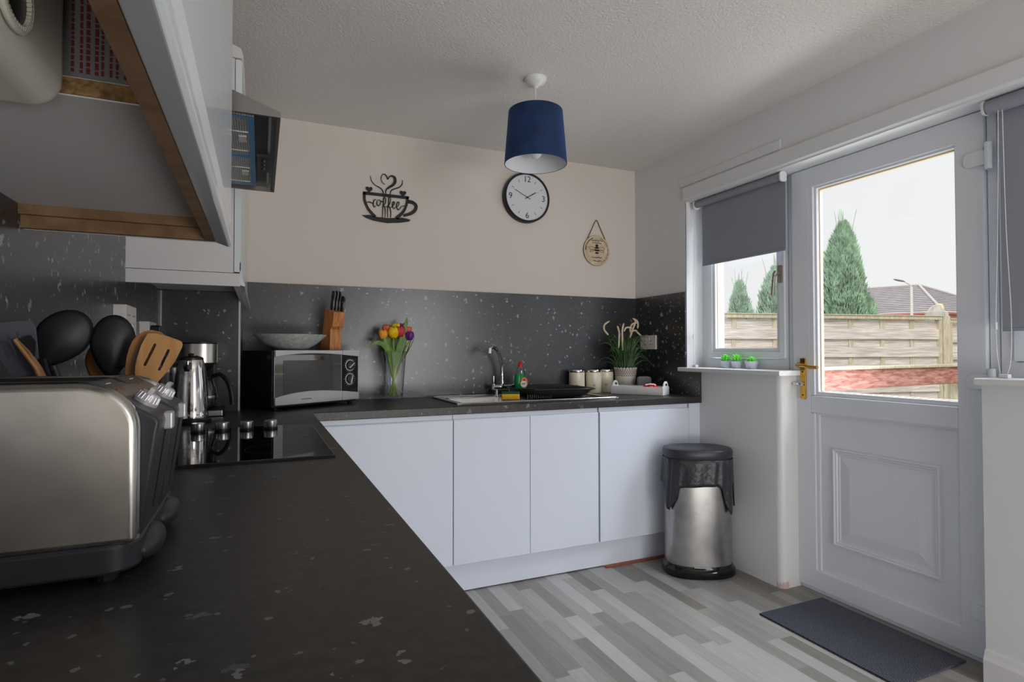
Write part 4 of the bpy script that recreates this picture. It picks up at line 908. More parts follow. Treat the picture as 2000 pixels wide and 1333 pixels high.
for i, (hp_, colr, lab, r, hh) in enumerate(tulips):
    r *= 1.22; hh *= 1.12
    k = thing('tulip', lab, 'flower', (vx, vy, 0.915), group=TG)
    fx, fy, fz = hp_; fz -= 0.015
    bx0 = -fx * 0.35 + rr.uniform(-0.012, 0.012); by0 = rr.uniform(-0.02, 0.02)
    b = nb(); tube(b, spline([(bx0, by0, 0.008), (fx * 0.15, fy * 0.3, 0.12), (fx * 0.62, fy * 0.7, 0.24), (fx, fy, fz - hh * 0.5)]), 0.0042, 8); obj('stem', b, 'stem', k, smooth=True)
    cm = mat('petal', colr, 0.45, var=0.18, vscale=40)
    b = nb()
    for q in range(6):
        a0 = q * PI / 3 + i; inner = q % 2
        g = []
        for u in range(7):
            tt = u / 6; rad = r * (0.25 + 1.0 * math.sin(PI * (0.12 + 0.62 * tt))) * (0.8 if inner else 0.88); wd = r * 1.15 * math.sin(PI * (0.1 + 0.86 * tt)) ** 0.7
            if u == 6: rad *= 0.85; wd *= 0.3
            row_ = []
            for s_ in (-1, -0.5, 0, 0.5, 1):
                aa = a0 + s_ * wd / max(rad, 0.004) * 0.75; ro = rad * (1 - 0.06 * abs(s_))
                row_.append(b.verts.new((fx + ro * math.cos(aa), fy + ro * math.sin(aa), fz - hh * 0.5 + hh * tt)))
            g.append(row_)
        for u in range(6):
            for s_ in range(4): b.faces.new((g[u][s_], g[u][s_ + 1], g[u + 1][s_ + 1], g[u + 1][s_]))
    obj('bloom', b, cm, k, smooth=True, solid=0.0012)
    b = nb(); sd = 1 if fx > 0 else -1
    La = [(fx * 0.35, fy * 0.4, 0.17), (fx * 0.8, -0.014, 0.235), (fx * 1.0 + sd * 0.008, -0.024 * (1 if i % 2 else -0.6), 0.285), (fx * 1.1 + sd * 0.016, -0.024 * (1 if i % 2 else -0.6), 0.325)]
    if i == 0: La = [(-0.02, -0.01, 0.20), (-0.05, -0.02, 0.27), (-0.09, -0.03, 0.292), (-0.125, -0.035, 0.278)]
    if i == 5: La = [(0.02, -0.01, 0.20), (0.045, -0.01, 0.30), (0.060, -0.01, 0.38), (0.068, -0.01, 0.43)]
    spn = spline(La, 6); n_ = len(spn)
    tube(b, spn, [0.002 + 0.0105 * math.sin(PI * min(1, (q + 1) / n_)) ** 0.8 for q in range(n_)], 8, flat=0.16); obj('leaf', b, 'tleaf', k, smooth=True)

# ================================================================ SINK-SIDE ITEMS
t = thing('washing_up_bottle', 'green washing-up liquid bottle with red cap by the tap', 'bottle', (1.388, 3.02, 0.9036), rz=0.35)
b = nb(); lathe(b, [(0, 0), (0.036, 0), (0.040, 0.006), (0.041, 0.03), (0.044, 0.075), (0.041, 0.105), (0.036, 0.125)], seg=36, sy=0.62); obj('filled_bottle', b, 'greenliquid', t, smooth=True)
b = nb(); lathe(b, [(0.036, 0.125), (0.030, 0.145), (0.020, 0.162), (0.0125, 0.168)], seg=36, sy=0.7); obj('clear_neck', b, 'clearplastic', t, smooth=True)
b = nb(); lathe(b, [(0.0145, 0.166), (0.0145, 0.180), (0.012, 0.184), (0.010, 0.186), (0.009, 0.194), (0.005, 0.197), (0, 0.197)], seg=24); obj('cap', b, 'red', t, smooth=True)
LM = T((0.002, -0.0277, 0.072)) @ RX(PI / 2)
b = nb(); lathe(b, [(0, 0.0003), (0.030, 0.0003), (0.030, -0.0015)], seg=32, mtx=LM @ T((0.004, 0.004, -0.0006))); lb = obj('label', b, 'label_orange', t)
b = nb(); lathe(b, [(0, 0.0006), (0.026, 0.0006), (0.026, -0.001)], seg=32, mtx=LM @ Matrix.Diagonal((1.0, 0.72, 1, 1)) @ T((-0.001, -0.006, 0))); obj('label_panel', b, 'label_white', lb)
b = text_bm('FAIRY', 0.0165, 0.0006, 0.9); xf(b, LM @ T((-0.001, -0.003, 0.0012)) @ RZ(0.06)); obj('label_lettering', b, mat('dark_red_print', (0.3, 0.02, 0.03, 1), 0.5), lb)
b = nb(); lathe(b, [(0, 0.0014), (0.006, 0.0014), (0.006, 0)], seg=16, mtx=LM @ T((0.002, 0.018, 0))); obj('label_leaf', b, 'scour', lb)
t = thing('washing_up_sponge', 'yellow and green washing-up sponge on the sink front edge', 'sponge', (1.228, 2.80, 0.9036), rz=-0.35)
b = nb(); prism(b, rrect(-0.048, 0.048, -0.030, 0.030, 0.006), 0.0, 0.030, 'z'); obj('foam', b, 'sponge', t, bevel=0.004)
b = nb(); prism(b, rrect(-0.048, 0.048, -0.030, 0.030, 0.006), 0.0305, 0.040, 'z'); obj('scourer', b, 'scour', t, bevel=0.002)
# drying rack
t = thing('dish_drainer', 'low oval black plastic dish drainer standing on the sink drainer', 'dish rack', (1.52, 2.885, 0.9035), rz=-0.12)
b = nb(); pr = None
for (hx_, hy_, z, lift) in ((0.19, 0.105, 0.006, 0), (0.20, 0.115, 0.012, 0), (0.225, 0.138, 0.036, 0.008), (0.245, 0.150, 0.046, 0.016), (0.250, 0.153, 0.043, 0.016)):
    rg = []
    for k in range(64):
        a = 2 * PI * k / 64; c_, s_ = math.cos(a), math.sin(a)
        ex = 0.62
        x = hx_ * math.copysign(abs(c_) ** ex, c_); y = hy_ * math.copysign(abs(s_) ** ex, s_)
        rg.append(b.verts.new((x, y, z + lift * (0.9 * abs(s_) ** 3 * (1 if y > 0 else 0.35) + (0.5 if x < -0.15 else 0.0)))))
    if pr:
        for k in range(64): b.faces.new((pr[k], pr[(k + 1) % 64], rg[(k + 1) % 64], rg[k]))
    else: b.faces.new(rg[::-1])
    pr = rg
obj('tray', b, 'black', t, smooth=True, solid=0.003)
b = nb()
for yy_ in (-0.045, 0.02):
    bx(b, -0.08, 0.13, yy_ - 0.004, yy_ + 0.004, 0.018, 0.026)
    for k in range(14): tube(b, [(-0.075 + k * 0.0155, yy_, 0.024), (-0.070 + k * 0.0155, yy_, 0.056)], [0.0035, 0.0025], 8)
obj('plate_pegs', b, 'black', t, smooth=True)
b = nb()
for k in range(12): bx(b, -0.18 + k * 0.0125, -0.175 + k * 0.0125, -0.112, -0.106, 0.0, 0.020)
for q in (-0.15, 0.15):
    for r_ in (-0.08, 0.08): lathe(b, [(0.008, 0), (0.008, 0.008)], (q, r_, 0), 10)
obj('feet_ribs', b, 'black', t)
# three canisters
def canister(loc, lab):
    t = thing('storage_canister', lab, 'canister', loc, group='cream canisters beside the plant')
    b = nb(); lathe(b, [(0, 0), (0.048, 0), (0.0495, 0.002), (0.0495, 0.128), (0, 0.128)], seg=44); obj('body', b, 'cream', t, smooth=True)
    b = nb(); lathe(b, [(0.0485, 0.1285), (0.0495, 0.130), (0.0495, 0.142), (0.047, 0.145), (0, 0.146)], seg=44); obj('lid', b, 'chrome', t, smooth=True)
    b = nb(); 
    for z in (0.050, 0.044): bx(b, -0.008, 0.008, -0.0502, -0.0492, z, z + 0.0025, RZ(-0.5))
    obj('lettering', b, 'brownink', t)
canister((1.822, 3.112, 0.9), 'leftmost cream canister with chrome lid behind the dish drainer')
canister((1.930, 3.088, 0.9), 'middle one of the three cream canisters with chrome lids')
canister((2.035, 3.112, 0.9), 'rightmost cream canister with chrome lid, next to plant pot')
# potted plume grass
px_, py_ = 2.142, 3.045
t = thing('potted_grass', 'artificial plume grass in taupe lattice-rimmed pot', 'potted plant', (px_, py_, 0.9))
b = nb(); lathe(b, [(0, 0), (0.056, 0), (0.058, 0.004), (0.066, 0.095), (0.0665, 0.10), (0.071, 0.15), (0.069, 0.151), (0.064, 0.10), (0, 0.10)], seg=44); pt = obj('pot', b, 'potgrey', t, smooth=True)
b = nb()
for q in range(4):
    for k in range(30):
        a = 2 * PI * (k + 0.5 * (q % 2)) / 30; r_ = 0.0672 + q * 0.0012
        lathe(b, [(0, 0.0006), (0.0042, 0.0006), (0.0042, -0.0006)], seg=8, mtx=RZ(a) @ T((r_, 0, 0.107 + q * 0.0115)) @ RY(PI / 2))
obj('lattice_holes', b, 'potdark', pt)
b = nb()
for k in range(22): a = 2 * PI * k / 22; lathe(b, [(0.0075, -0.002), (0.0075, 0.002)], seg=10, mtx=RZ(a) @ T((0.0705, 0, 0.151)) @ RY(PI / 2)); lathe(b, [(0, 0.002), (0.0075, 0.002)], seg=10, mtx=RZ(a) @ T((0.0705, 0, 0.151)) @ RY(PI / 2)); lathe(b, [(0, -0.002), (0.0075, -0.002)], seg=10, mtx=RZ(a) @ T((0.0705, 0, 0.151)) @ RY(PI / 2))
obj('scalloped_rim', b, 'potgrey', pt)
b = nb(); rr = random.Random(11)
def blade(bm, a, reach, h, droop, w0, s0=0.02):
    c_, s_ = math.cos(a), math.sin(a); pts_ = []
    for k in range(13):
        u = k / 12; rad = s0 + reach * (u ** 1.4); z = 0.10 + h * (math.sin(min(u * 1.25, 1.0) * PI / 2)) - droop * max(0, u - 0.55) ** 2 * 4
        x, y = rad * c_, rad * s_
        y = min(y, YB - 0.02 - py_); x = min(x, XR - 0.02 - px_)
        pts_.append((x, y, z))
    tube(bm, pts_, [w0 * (1 - 0.92 * (k / 12) ** 1.6) for k in range(13)], 5, flat=0.35)
for k in range(150):
    a = rr.uniform(0, 2 * PI); blade(b, a, rr.uniform(0.03, 0.14), rr.uniform(0.13, 0.29), rr.uniform(0.01, 0.11), rr.uniform(0.0028, 0.0048), rr.uniform(0.005, 0.035))
for a, re, h_, dr in ((2.7, 0.19, 0.13, 0.09), (2.4, 0.17, 0.10, 0.07), (-0.4, 0.15, 0.14, 0.08), (-0.65, 0.18, 0.11, 0.08), (-0.9, 0.13, 0.2, 0.12), (-0.2, 0.155, 0.26, 0.02), (2.9, 0.17, 0.22, 0.03), (-2.7, 0.15, 0.09, 0.05), (-2.2, 0.13, 0.2, 0.16)):
    blade(b, a, re, h_, dr, 0.0042)
obj('blades', b, 'leaf', t)
for pts_ in ([(1.9776, 1.2616), (1.9551, 1.2934), (1.9571, 1.3254), (1.9894, 1.3485)], [(2.0628, 1.1814), (2.0672, 1.2717), (2.0596, 1.2974), (2.0483, 1.3197)], [(2.0858, 1.1653), (2.0826, 1.2719), (2.0867, 1.3107), (2.0984, 1.3368)], [(2.1512, 1.2732), (2.1475, 1.3059), (2.1673, 1.3324), (2.1991, 1.3429)], [(2.1020, 1.2850), (2.1177, 1.3079), (2.1450, 1.3116), (2.1646, 1.3054)], [(2.1492, 1.2464), (2.1612, 1.2952), (2.1811, 1.3281), (2.1891, 1.3478), (2.1774, 1.3671)], [(2.2046, 1.3056), (2.2088, 1.3318), (2.1971, 1.3545), (2.1696, 1.3702)], [(2.1657, 1.2884), (2.1854, 1.2920), (2.2050, 1.2792), (2.2247, 1.2598)]):
    b = nb()
    p3 = [(x - px_, (2.99 - py_) + 0.012 * ((len(pts_) * 7 + int(x * 100)) % 5) * 0.3, z - 0.9) for x, z in pts_]
    base_ = (p3[0][0] * 0.35, -0.01, 0.12)
    st_ = nb(); tube(st_, spline([base_] + [(p3[0][0] * 0.8, p3[0][1] * 0.6, (p3[0][2] + 0.16) / 2 + 0.04), p3[0]], 5), 0.0012, 6); obj('plume_stalk', st_, 'leaf', t)
    sp = spline(p3, 8); n_ = len(sp); tube(b, sp, [0.0056 * min(1, 0.5 + q / 6, 0.4 + (n_ - 1 - q) / 6) for q in range(n_)], 8); obj('plume', b, 'plume', t, smooth=True)
t = thing('small_speaker', 'small rounded grey block standing behind the white tray', 'ornament', (2.196, 2.925, 0.9), rz=-0.4)
b = nb(); prism(b, rrect(-0.043, 0.043, 0.0, 0.103, 0.02), -0.020, 0.020, 'y'); obj('body', b, 'speaker', t, bevel=0.006, smooth=True)
# tray
t = thing('wooden_tray', 'white rectangular tray with rounded cut-out handles on worktop end', 'tray', (1.955, 2.925, 0.9), rz=math.atan2(-0.82, 0.57))
TW, TD = 0.312, 0.125
b = nb(); bx(b, 0.006, TW - 0.006, 0, TD, 0.001, 0.008); bx(b, 0.0, TW, 0.0, 0.008, 0.001, 0.050); bx(b, 0.0, TW, TD - 0.008, TD, 0.001, 0.050); obj('tray_box', b, 'gloss', t, bevel=0.001)
for x in (0.0, TW):
    cu_out = [(0.0, 0.001), (TD, 0.001), (TD, 0.048), (TD - 0.018, 0.052), (TD - 0.030, 0.070), (TD / 2 + 0.012, 0.082), (TD / 2 - 0.012, 0.082), (0.030, 0.070), (0.018, 0.052), (0.0, 0.048)]
    b = nb(); prism(b, cu_out, x - 0.004, x + 0.005, 'x'); e_ = obj('handle_end', b, 'gloss', t, bevel=0.002)
    b = nb(); prism(b, rrect(TD / 2 - 0.018, TD / 2 + 0.018, 0.056, 0.069, 0.006), x - 0.0045, x + 0.0055, 'x'); obj('hand_hole', b, 'ink', e_)
t = thing('foil_packet', 'shiny red foil packet lying in the white tray', 'packet', (2.125, 2.765, 0.9085), rz=-0.7)
b = nb(); bmesh.ops.create_icosphere(b, subdivisions=4, radius=1); rr = random.Random(2)
for v in b.verts:
    n_ = 0.10 * math.sin(v.co.x * 9 + v.co.z * 5) + 0.08 * math.sin(v.co.y * 13 + v.co.x * 7)
    v.co = Vector((v.co.x * (0.046 + n_ * 0.02), v.co.y * (0.034 + n_ * 0.02), 0.030 + v.co.z * 0.030 * (1 + n_)))
obj('packet', b, 'redfoil', t, smooth=True)
b = nb(); tube(b, [(-0.03, -0.018, 0.052), (0.0, -0.022, 0.058), (0.03, -0.014, 0.052)], 0.004, 8); obj('white_print_band', b, 'label_white', t, smooth=True)

# ---- sockets
def socket(name, label, mtx, w_=0.146, h_=0.086, d_=0.009, plug=False, marks=True):
    t = thing(name, label, 'socket', mtx.translation); t.rotation_euler = mtx.to_euler()
    b = nb(); prism(b, rrect(-w_ / 2, w_ / 2, -h_ / 2, h_ / 2, 0.003), 0, d_, 'z'); obj('face_plate', b, mat('socket_white', srgb(226, 220, 214), 0.35), t, bevel=0.001)
    for s_ in (-1, 1):
        b = nb()
        for dx, dy, a, c in ((0, 0.010, 0.002, 0.0045), (-0.011, -0.014, 0.004, 0.002), (0.011, -0.014, 0.004, 0.002)): bx(b, s_ * 0.035 + dx - a, s_ * 0.035 + dx + a, dy - c, dy + c, d_, d_ + 0.0004)
        obj('pin_slots', b, 'ink', t)
        b = nb(); bx(b, s_ * 0.012 - 0.005, s_ * 0.012 + 0.005, 0.012, 0.032, d_, d_ + 0.003); obj('switch', b, 'label_white', t, bevel=0.001)
    if plug:
        b = nb(); prism(b, rrect(0.012, 0.06, -0.03, 0.022, 0.008), d_ + 0.0006, d_ + 0.03, 'z'); obj('black_plug', b, 'black', t, bevel=0.003)
    return t
MXR = Matrix(((0, 0, -1, 0), (-1, 0, 0, 0), (0, 1, 0, 0), (0, 0, 0, 1)))   # faces -x
MXL = Matrix(((0, 0, 1, 0), (1, 0, 0, 0), (0, 1, 0, 0), (0, 0, 0, 1)))
socket('wall_socket', 'white double wall socket beside the plume grass under the window', T((XR - 0.012, 3.03, 1.218)) @ MXR, w_=0.16, h_=0.09)
socket('wall_socket', 'white raised double socket on left splashback above the black spoon', T((XL + 0.012, 2.03, 1.255)) @ MXL @ RZ(PI), w_=0.15, d_=0.032)
socket('wall_socket', 'white double socket with black plug behind the bamboo turner', T((XL + 0.012, 2.42, 1.225)) @ MXL @ RZ(PI), w_=0.15, d_=0.030, plug=True)

# ================================================================ WALL DECORATION
YW_ = YB - 0.0005
t = thing('wall_clock', 'round black-rimmed white wall clock on back wall under lampshade', 'clock', (1.498, YW_, 2.109))
KM = RX(PI / 2)
b = nb(); lathe(b, [(0, 0), (0.150, 0), (0.154, 0.004), (0.154, 0.040), (0.149, 0.046), (0.143, 0.046), (0.141, 0.036), (0, 0.036)], seg=72, mtx=KM); obj('case', b, 'black', t, smooth=True)
b = nb(); lathe(b, [(0, 0.0365), (0.1405, 0.0365)], seg=72, mtx=KM); fc = obj('dial_face', b, 'clockface', t)
for s_, dx, dz in (('12', 0, 0.112), ('3', 0.112, 0), ('6', 0, -0.112), ('9', -0.112, 0)):
    b = text_bm(s_, 0.052, 0.0006, 0.95); xf(b, T((dx, -0.0372, dz)) @ RX(PI / 2)); obj('numeral', b, 'charcoal', fc)
b = nb()
for k in range(12):
    if k % 3: bx(b, -0.0014, 0.0014, -0.0372, -0.0366, 0.103, 0.120, RY(2 * PI * k / 12))
obj('hour_marks', b, 'charcoal', fc)
b = nb(); bx(b, -0.0022, 0.0022, -0.0405, -0.0398, -0.018, 0.066, RY(math.radians(58))); obj('hour_hand', b, 'charcoal', t)
b = nb(); bx(b, -0.0016, 0.0016, -0.0422, -0.0415, -0.022, 0.092, RY(math.radians(296))); obj('minute_hand', b, 'charcoal', t)
b = nb(); lathe(b, [(0.004, 0.037), (0.004, 0.044), (0, 0.0442)], seg=16, mtx=KM); bx(b, -0.0005, 0.0005, -0.0435, -0.043, -0.02, 0.085, RY(math.radians(62))); obj('hub', b, 'charcoal', t)
# coffee cup sign
t = thing('coffee_cup_sign', 'black cut-out coffee cup sign with steam hearts on back wall', 'wall sign', (0.66, YW_, 2.0))
def ribbon(bm, pts_, wds, y=3.183, th=0.004):
    sp = spline([(x, 0, z) for x, z in pts_], 6); n_ = len(sp); L_, R_ = [], []
    for i, q in enumerate(sp):
        d = (sp[min(i + 1, n_ - 1)] - sp[max(i - 1, 0)]).normalized(); nn = Vector((-d.z, 0, d.x))
        u = i / (n_ - 1) * (len(wds) - 1); k = min(int(u), len(wds) - 2) if len(wds) > 1 else 0
        w_ = wds[0] if len(wds) == 1 else wds[k] + (wds[k + 1] - wds[k]) * (u - k)
        L_.append(q + nn * w_ / 2); R_.append(q - nn * w_ / 2)
    A = [[bm.verts.new((v.x, y - th / 2, v.z)) for v in s_] for s_ in (L_, R_)]; B = [[bm.verts.new((v.x, y + th / 2, v.z)) for v in s_] for s_ in (L_, R_)]
    for i in range(n_ - 1):
        bm.faces.new((A[0][i], A[0][i + 1], A[1][i + 1], A[1][i])); bm.faces.new((B[0][i], B[1][i], B[1][i + 1], B[0][i + 1]))
        bm.faces.new((A[0][i], B[0][i], B[0][i + 1], A[0][i + 1])); bm.faces.new((A[1][i], A[1][i + 1], B[1][i + 1], B[1][i]))
    for i in (0, n_ - 1): bm.faces.new((A[0][i], A[1][i], B[1][i], B[0][i]))
CU = nb()
prism(CU, [(0.5118, 2.0437), (0.7688, 2.0435), (0.7673, 2.0272), (0.5118, 2.0267)], 3.181, 3.185, 'y')
ribbon(CU, [(0.5187, 2.0388), (0.5202, 1.9992), (0.5314, 1.9664), (0.5482, 1.9396), (0.5791, 1.9084)], [0.014, 0.014, 0.014, 0.015, 0.018])
ribbon(CU, [(0.7599, 2.0396), (0.7570, 2.0071), (0.7454, 1.9709), (0.7279, 1.9429), (0.6960, 1.9108)], [0.013, 0.014, 0.014, 0.016, 0.02])
ribbon(CU, [(0.7629, 2.0136), (0.7895, 2.0105), (0.8089, 1.9949), (0.8030, 1.9679), (0.7778, 1.9463), (0.7367, 1.9307)], [0.020, 0.020, 0.018, 0.019, 0.018, 0.014])
part('cup_outline', CU, 'signblack', t)
b = nb(); prism(b, [(0.5067, 1.9115), (0.5483, 1.9169), (0.5847, 1.9090), (0.6557, 1.9085), (0.7279, 1.9182), (0.7572, 1.9151), (0.7779, 1.9097), (0.7690, 1.9001), (0.7134, 1.8878), (0.6414, 1.8798), (0.5707, 1.8863), (0.5288, 1.8980)], 3.181, 3.185, 'y'); part('saucer', b, 'signblack', t)
b = nb()
ribbon(b, [(0.5518, 2.1337), (0.5588, 2.1061), (0.5785, 2.0856), (0.6040, 2.0742), (0.6182, 2.0615), (0.6239, 2.0449)], [0.003, 0.004, 0.005, 0.006, 0.005])
ribbon(b, [(0.7304, 2.1326), (0.7290, 2.1091), (0.7130, 2.0897), (0.6840, 2.0762), (0.6668, 2.0641), (0.6611, 2.0432)], [0.003, 0.005, 0.006, 0.006, 0.004])
ribbon(b, [(0.6323, 2.0962), (0.6166, 2.1073), (0.6109, 2.1296), (0.6179, 2.1491), (0.6279, 2.1533), (0.6379, 2.1473), (0.6480, 2.1269)], [0.003, 0.0035, 0.004, 0.004, 0.005, 0.006, 0.006])
ribbon(b, [(0.6480, 2.1269), (0.6579, 2.1426), (0.6723, 2.1487), (0.6868, 2.1389), (0.6883, 2.1159), (0.6753, 2.0969), (0.6524, 2.0798), (0.6381, 2.0637), (0.6367, 2.0405)], [0.006, 0.006, 0.009, 0.015, 0.016, 0.014, 0.011, 0.006, 0.004])
part('steam', b, 'signblack', t)
def heart(bm, cx, cz, s_, y=3.183):
    o = []
    for k in range(28):
        a = 2 * PI * k / 28; o.append((cx + s_ * 16 * math.sin(a) ** 3 / 16, cz + s_ * (13 * math.cos(a) - 5 * math.cos(2 * a) - 2 * math.cos(3 * a) - math.cos(4 * a)) / 16))
    prism(bm, o, y - 0.002, y + 0.002, 'y')
for hx_, hz_ in [(0.5450, 2.0588), (0.7335, 2.0571)]:
    b = nb(); heart(b, hx_, hz_, 0.019); part('heart', b, 'signblack', t)
b = nb()
for q in ([(0.5313, 1.9848), (0.5480, 1.9880), (0.5648, 1.9826), (0.5704, 1.9875)], [(0.5844, 2.0047), (0.5732, 2.0021), (0.5676, 1.9815), (0.5733, 1.9621), (0.5817, 1.9715)], [(0.5985, 2.0062), (0.5887, 1.9951), (0.5887, 1.9780), (0.5972, 1.9731), (0.6056, 1.9826), (0.6070, 1.9999), (0.5985, 2.0062)], [(0.6042, 2.0011), (0.6155, 1.9980), (0.6241, 1.9931)], [(0.6382, 2.0177), (0.6268, 2.0222), (0.6226, 1.9872), (0.6199, 1.9468), (0.6186, 1.9093)], [(0.6241, 1.9788), (0.6326, 1.9883), (0.6368, 2.0118), (0.6297, 2.0225)], [(0.6241, 1.9816), (0.6298, 1.9707), (0.6341, 1.9482), (0.6328, 1.9107)], [(0.6669, 2.0236), (0.6554, 2.0253), (0.6526, 1.9904), (0.6470, 1.9494), (0.6485, 1.9121)], [(0.6355, 1.9713), (0.6498, 1.9757), (0.6612, 1.9970), (0.6654, 2.0206)], [(0.6526, 1.9788), (0.6613, 1.9624), (0.6656, 1.9397), (0.6643, 1.9107)], [(0.6613, 1.9682), (0.6727, 1.9751), (0.6857, 1.9967), (0.6784, 2.0032), (0.6742, 1.9839), (0.6814, 1.9644), (0.6929, 1.9743)], [(0.6929, 1.9743), (0.7074, 1.9845), (0.7117, 2.0024), (0.7030, 2.0029), (0.6973, 1.9834), (0.7046, 1.9610), (0.7162, 1.9679), (0.7249, 1.9805), (0.7424, 1.9881)]):
    ribbon(b, q, [0.0025, 0.006, 0.005, 0.003])
part('coffee_lettering', b, 'signblack', t)
b = nb(); bx(b, 0.60, 0.606, 3.1852, YW_, 2.031, 2.036); part('wall_spacer', b, 'signblack', t)
b = nb(); bx(b, 0.65, 0.66, 3.1852, YW_, 1.893, 1.901); part('wall_spacer', b, 'signblack', t)
# bee plaque
t = thing('bee_plaque', 'round pale wooden bee plaque hanging on twine near corner', 'wall sign', (2.016, YW_, 1.822))
b = nb(); lathe(b, [(0, 0.002), (0.100, 0.002), (0.1, 0.010), (0, 0.010)], seg=56, mtx=KM); pq = obj('disc', b, 'plaque', t)
b = nb(); lathe(b, [(0.0995, 0.0018), (0.101, 0.004), (0.101, 0.008), (0.0995, 0.0102)], seg=56, mtx=KM); obj('dark_edge', b, 'brownink', pq)
b = nb(); tube(b, [(-0.070, -0.006, 0.071), (-0.006, -0.005, 0.197), (0.0, -0.005, 0.202), (0.006, -0.005, 0.197), (0.070, -0.006, 0.071)], 0.0028, 8); obj('twine', b, 'twine', t, smooth=True)
b = nb()
def blot(bm, cx, cz, rx_, rz_): lathe(bm, [(0, 0.0108), (1, 0.0108), (1, 0.0098)], seg=18, mtx=T((cx, 0, cz)) @ RX(PI / 2) @ Matrix.Diagonal((rx_, rz_, 1, 1)))
blot(b, 0, 0.032, 0.011, 0.009)
for z, w_ in ((0.018, 0.017), (0.001, 0.023), (-0.016, 0.015)): blot(b, 0, z, w_, 0.0062)
obj('bee_body', b, 'ink', pq)
b = nb()
for sx_ in (-1, 1):
    for a, r1, r2 in ((0.15, 0.026, 0.011), (-0.35, 0.02, 0.008)):
        cx = sx_ * 0.034; tube(b, [(cx + r1 * math.cos(q) * math.cos(a) * 1.0 - r2 * math.sin(q) * math.sin(a), -0.0105, 0.006 + sx_ * 0 + (r1 * math.cos(q) * math.sin(a) * sx_ + r2 * math.sin(q) * math.cos(a)) + (0.006 if a > 0 else -0.008)) for q in [2 * PI * k / 20 for k in range(21)]], 0.0014, 5, cap=False)
obj('bee_wings', b, 'brownink', pq)
b = nb(); rr = random.Random(9)
for y0_, xs_, amp in ((0.066, 0.045, 0.006), (0.050, 0.035, 0.0035), (-0.046, 0.04, 0.006), (-0.068, 0.034, 0.006)):
    n_ = 26; tube(b, [(-xs_ + 2 * xs_ * k / n_, -0.0104, y0_ + amp * rr.uniform(-1, 1)) for k in range(n_ + 1)], 0.0018, 5)
for k in range(40):
    a = PI * (0.62 + 0.76 * k / 39) if k < 20 else PI * (-0.38 + 0.76 * (k - 20) / 19); blot(b, 0.085 * math.cos(a), 0.085 * math.sin(a), rr.uniform(0.002, 0.005), rr.uniform(0.002, 0.005))
obj('brown_scroll_print', b, 'brownink', pq)

# ================================================================ PENDANT LAMP
t = thing('pendant_lamp', 'navy blue drum pendant lampshade hanging from the ceiling', 'pendant lamp', (1.122, 2.272, H))
b = nb(); lathe(b, [(0, 0), (0.050, 0), (0.050, -0.008), (0.038, -0.026), (0.016, -0.034), (0.008, -0.046), (0, -0.047)], seg=36); obj('ceiling_rose', b, 'gloss', t, smooth=True)
b = nb(); tube(b, [(0, 0, -0.045), (0, 0, -0.26)], 0.0028, 8); obj('cord', b, 'gloss', t, smooth=True)
sh = nb(); lathe(sh, [(0.121, -0.150), (0.1215, -0.152), (0.1405, -0.385), (0.140, -0.387)], seg=72); sh = obj('shade', sh, 'navy', t, smooth=True)
b = nb(); lathe(b, [(0.1185, -0.150), (0.1372, -0.386)], seg=72); obj('shade_lining', b, 'lining', sh, smooth=True)
b = nb(); lathe(b, [(0.121, -0.150), (0.1185, -0.150)], seg=72); lathe(b, [(0.1402, -0.387), (0.137, -0.387)], seg=72)
for k in range(3): tube(b, [(0.02 * math.cos(2.1 * k), 0.02 * math.sin(2.1 * k), -0.215), (0.119 * math.cos(2.1 * k), 0.119 * math.sin(2.1 * k), -0.158)], 0.0015, 6)
obj('rim_wires', b, 'navy', sh)
b = nb(); lathe(b, [(0, -0.205), (0.017, -0.205), (0.019, -0.22), (0.019, -0.262), (0.022, -0.264), (0.022, -0.27), (0, -0.27)], seg=24); obj('lamp_holder', b, 'gloss', t, smooth=True)
b = nb(); lathe(b, [(0.013, -0.268), (0.014, -0.282), (0.026, -0.305), (0.030, -0.325), (0.027, -0.345), (0.016, -0.358), (0, -0.362)], seg=30); obj('bulb', b, 'bulb', t, smooth=True)

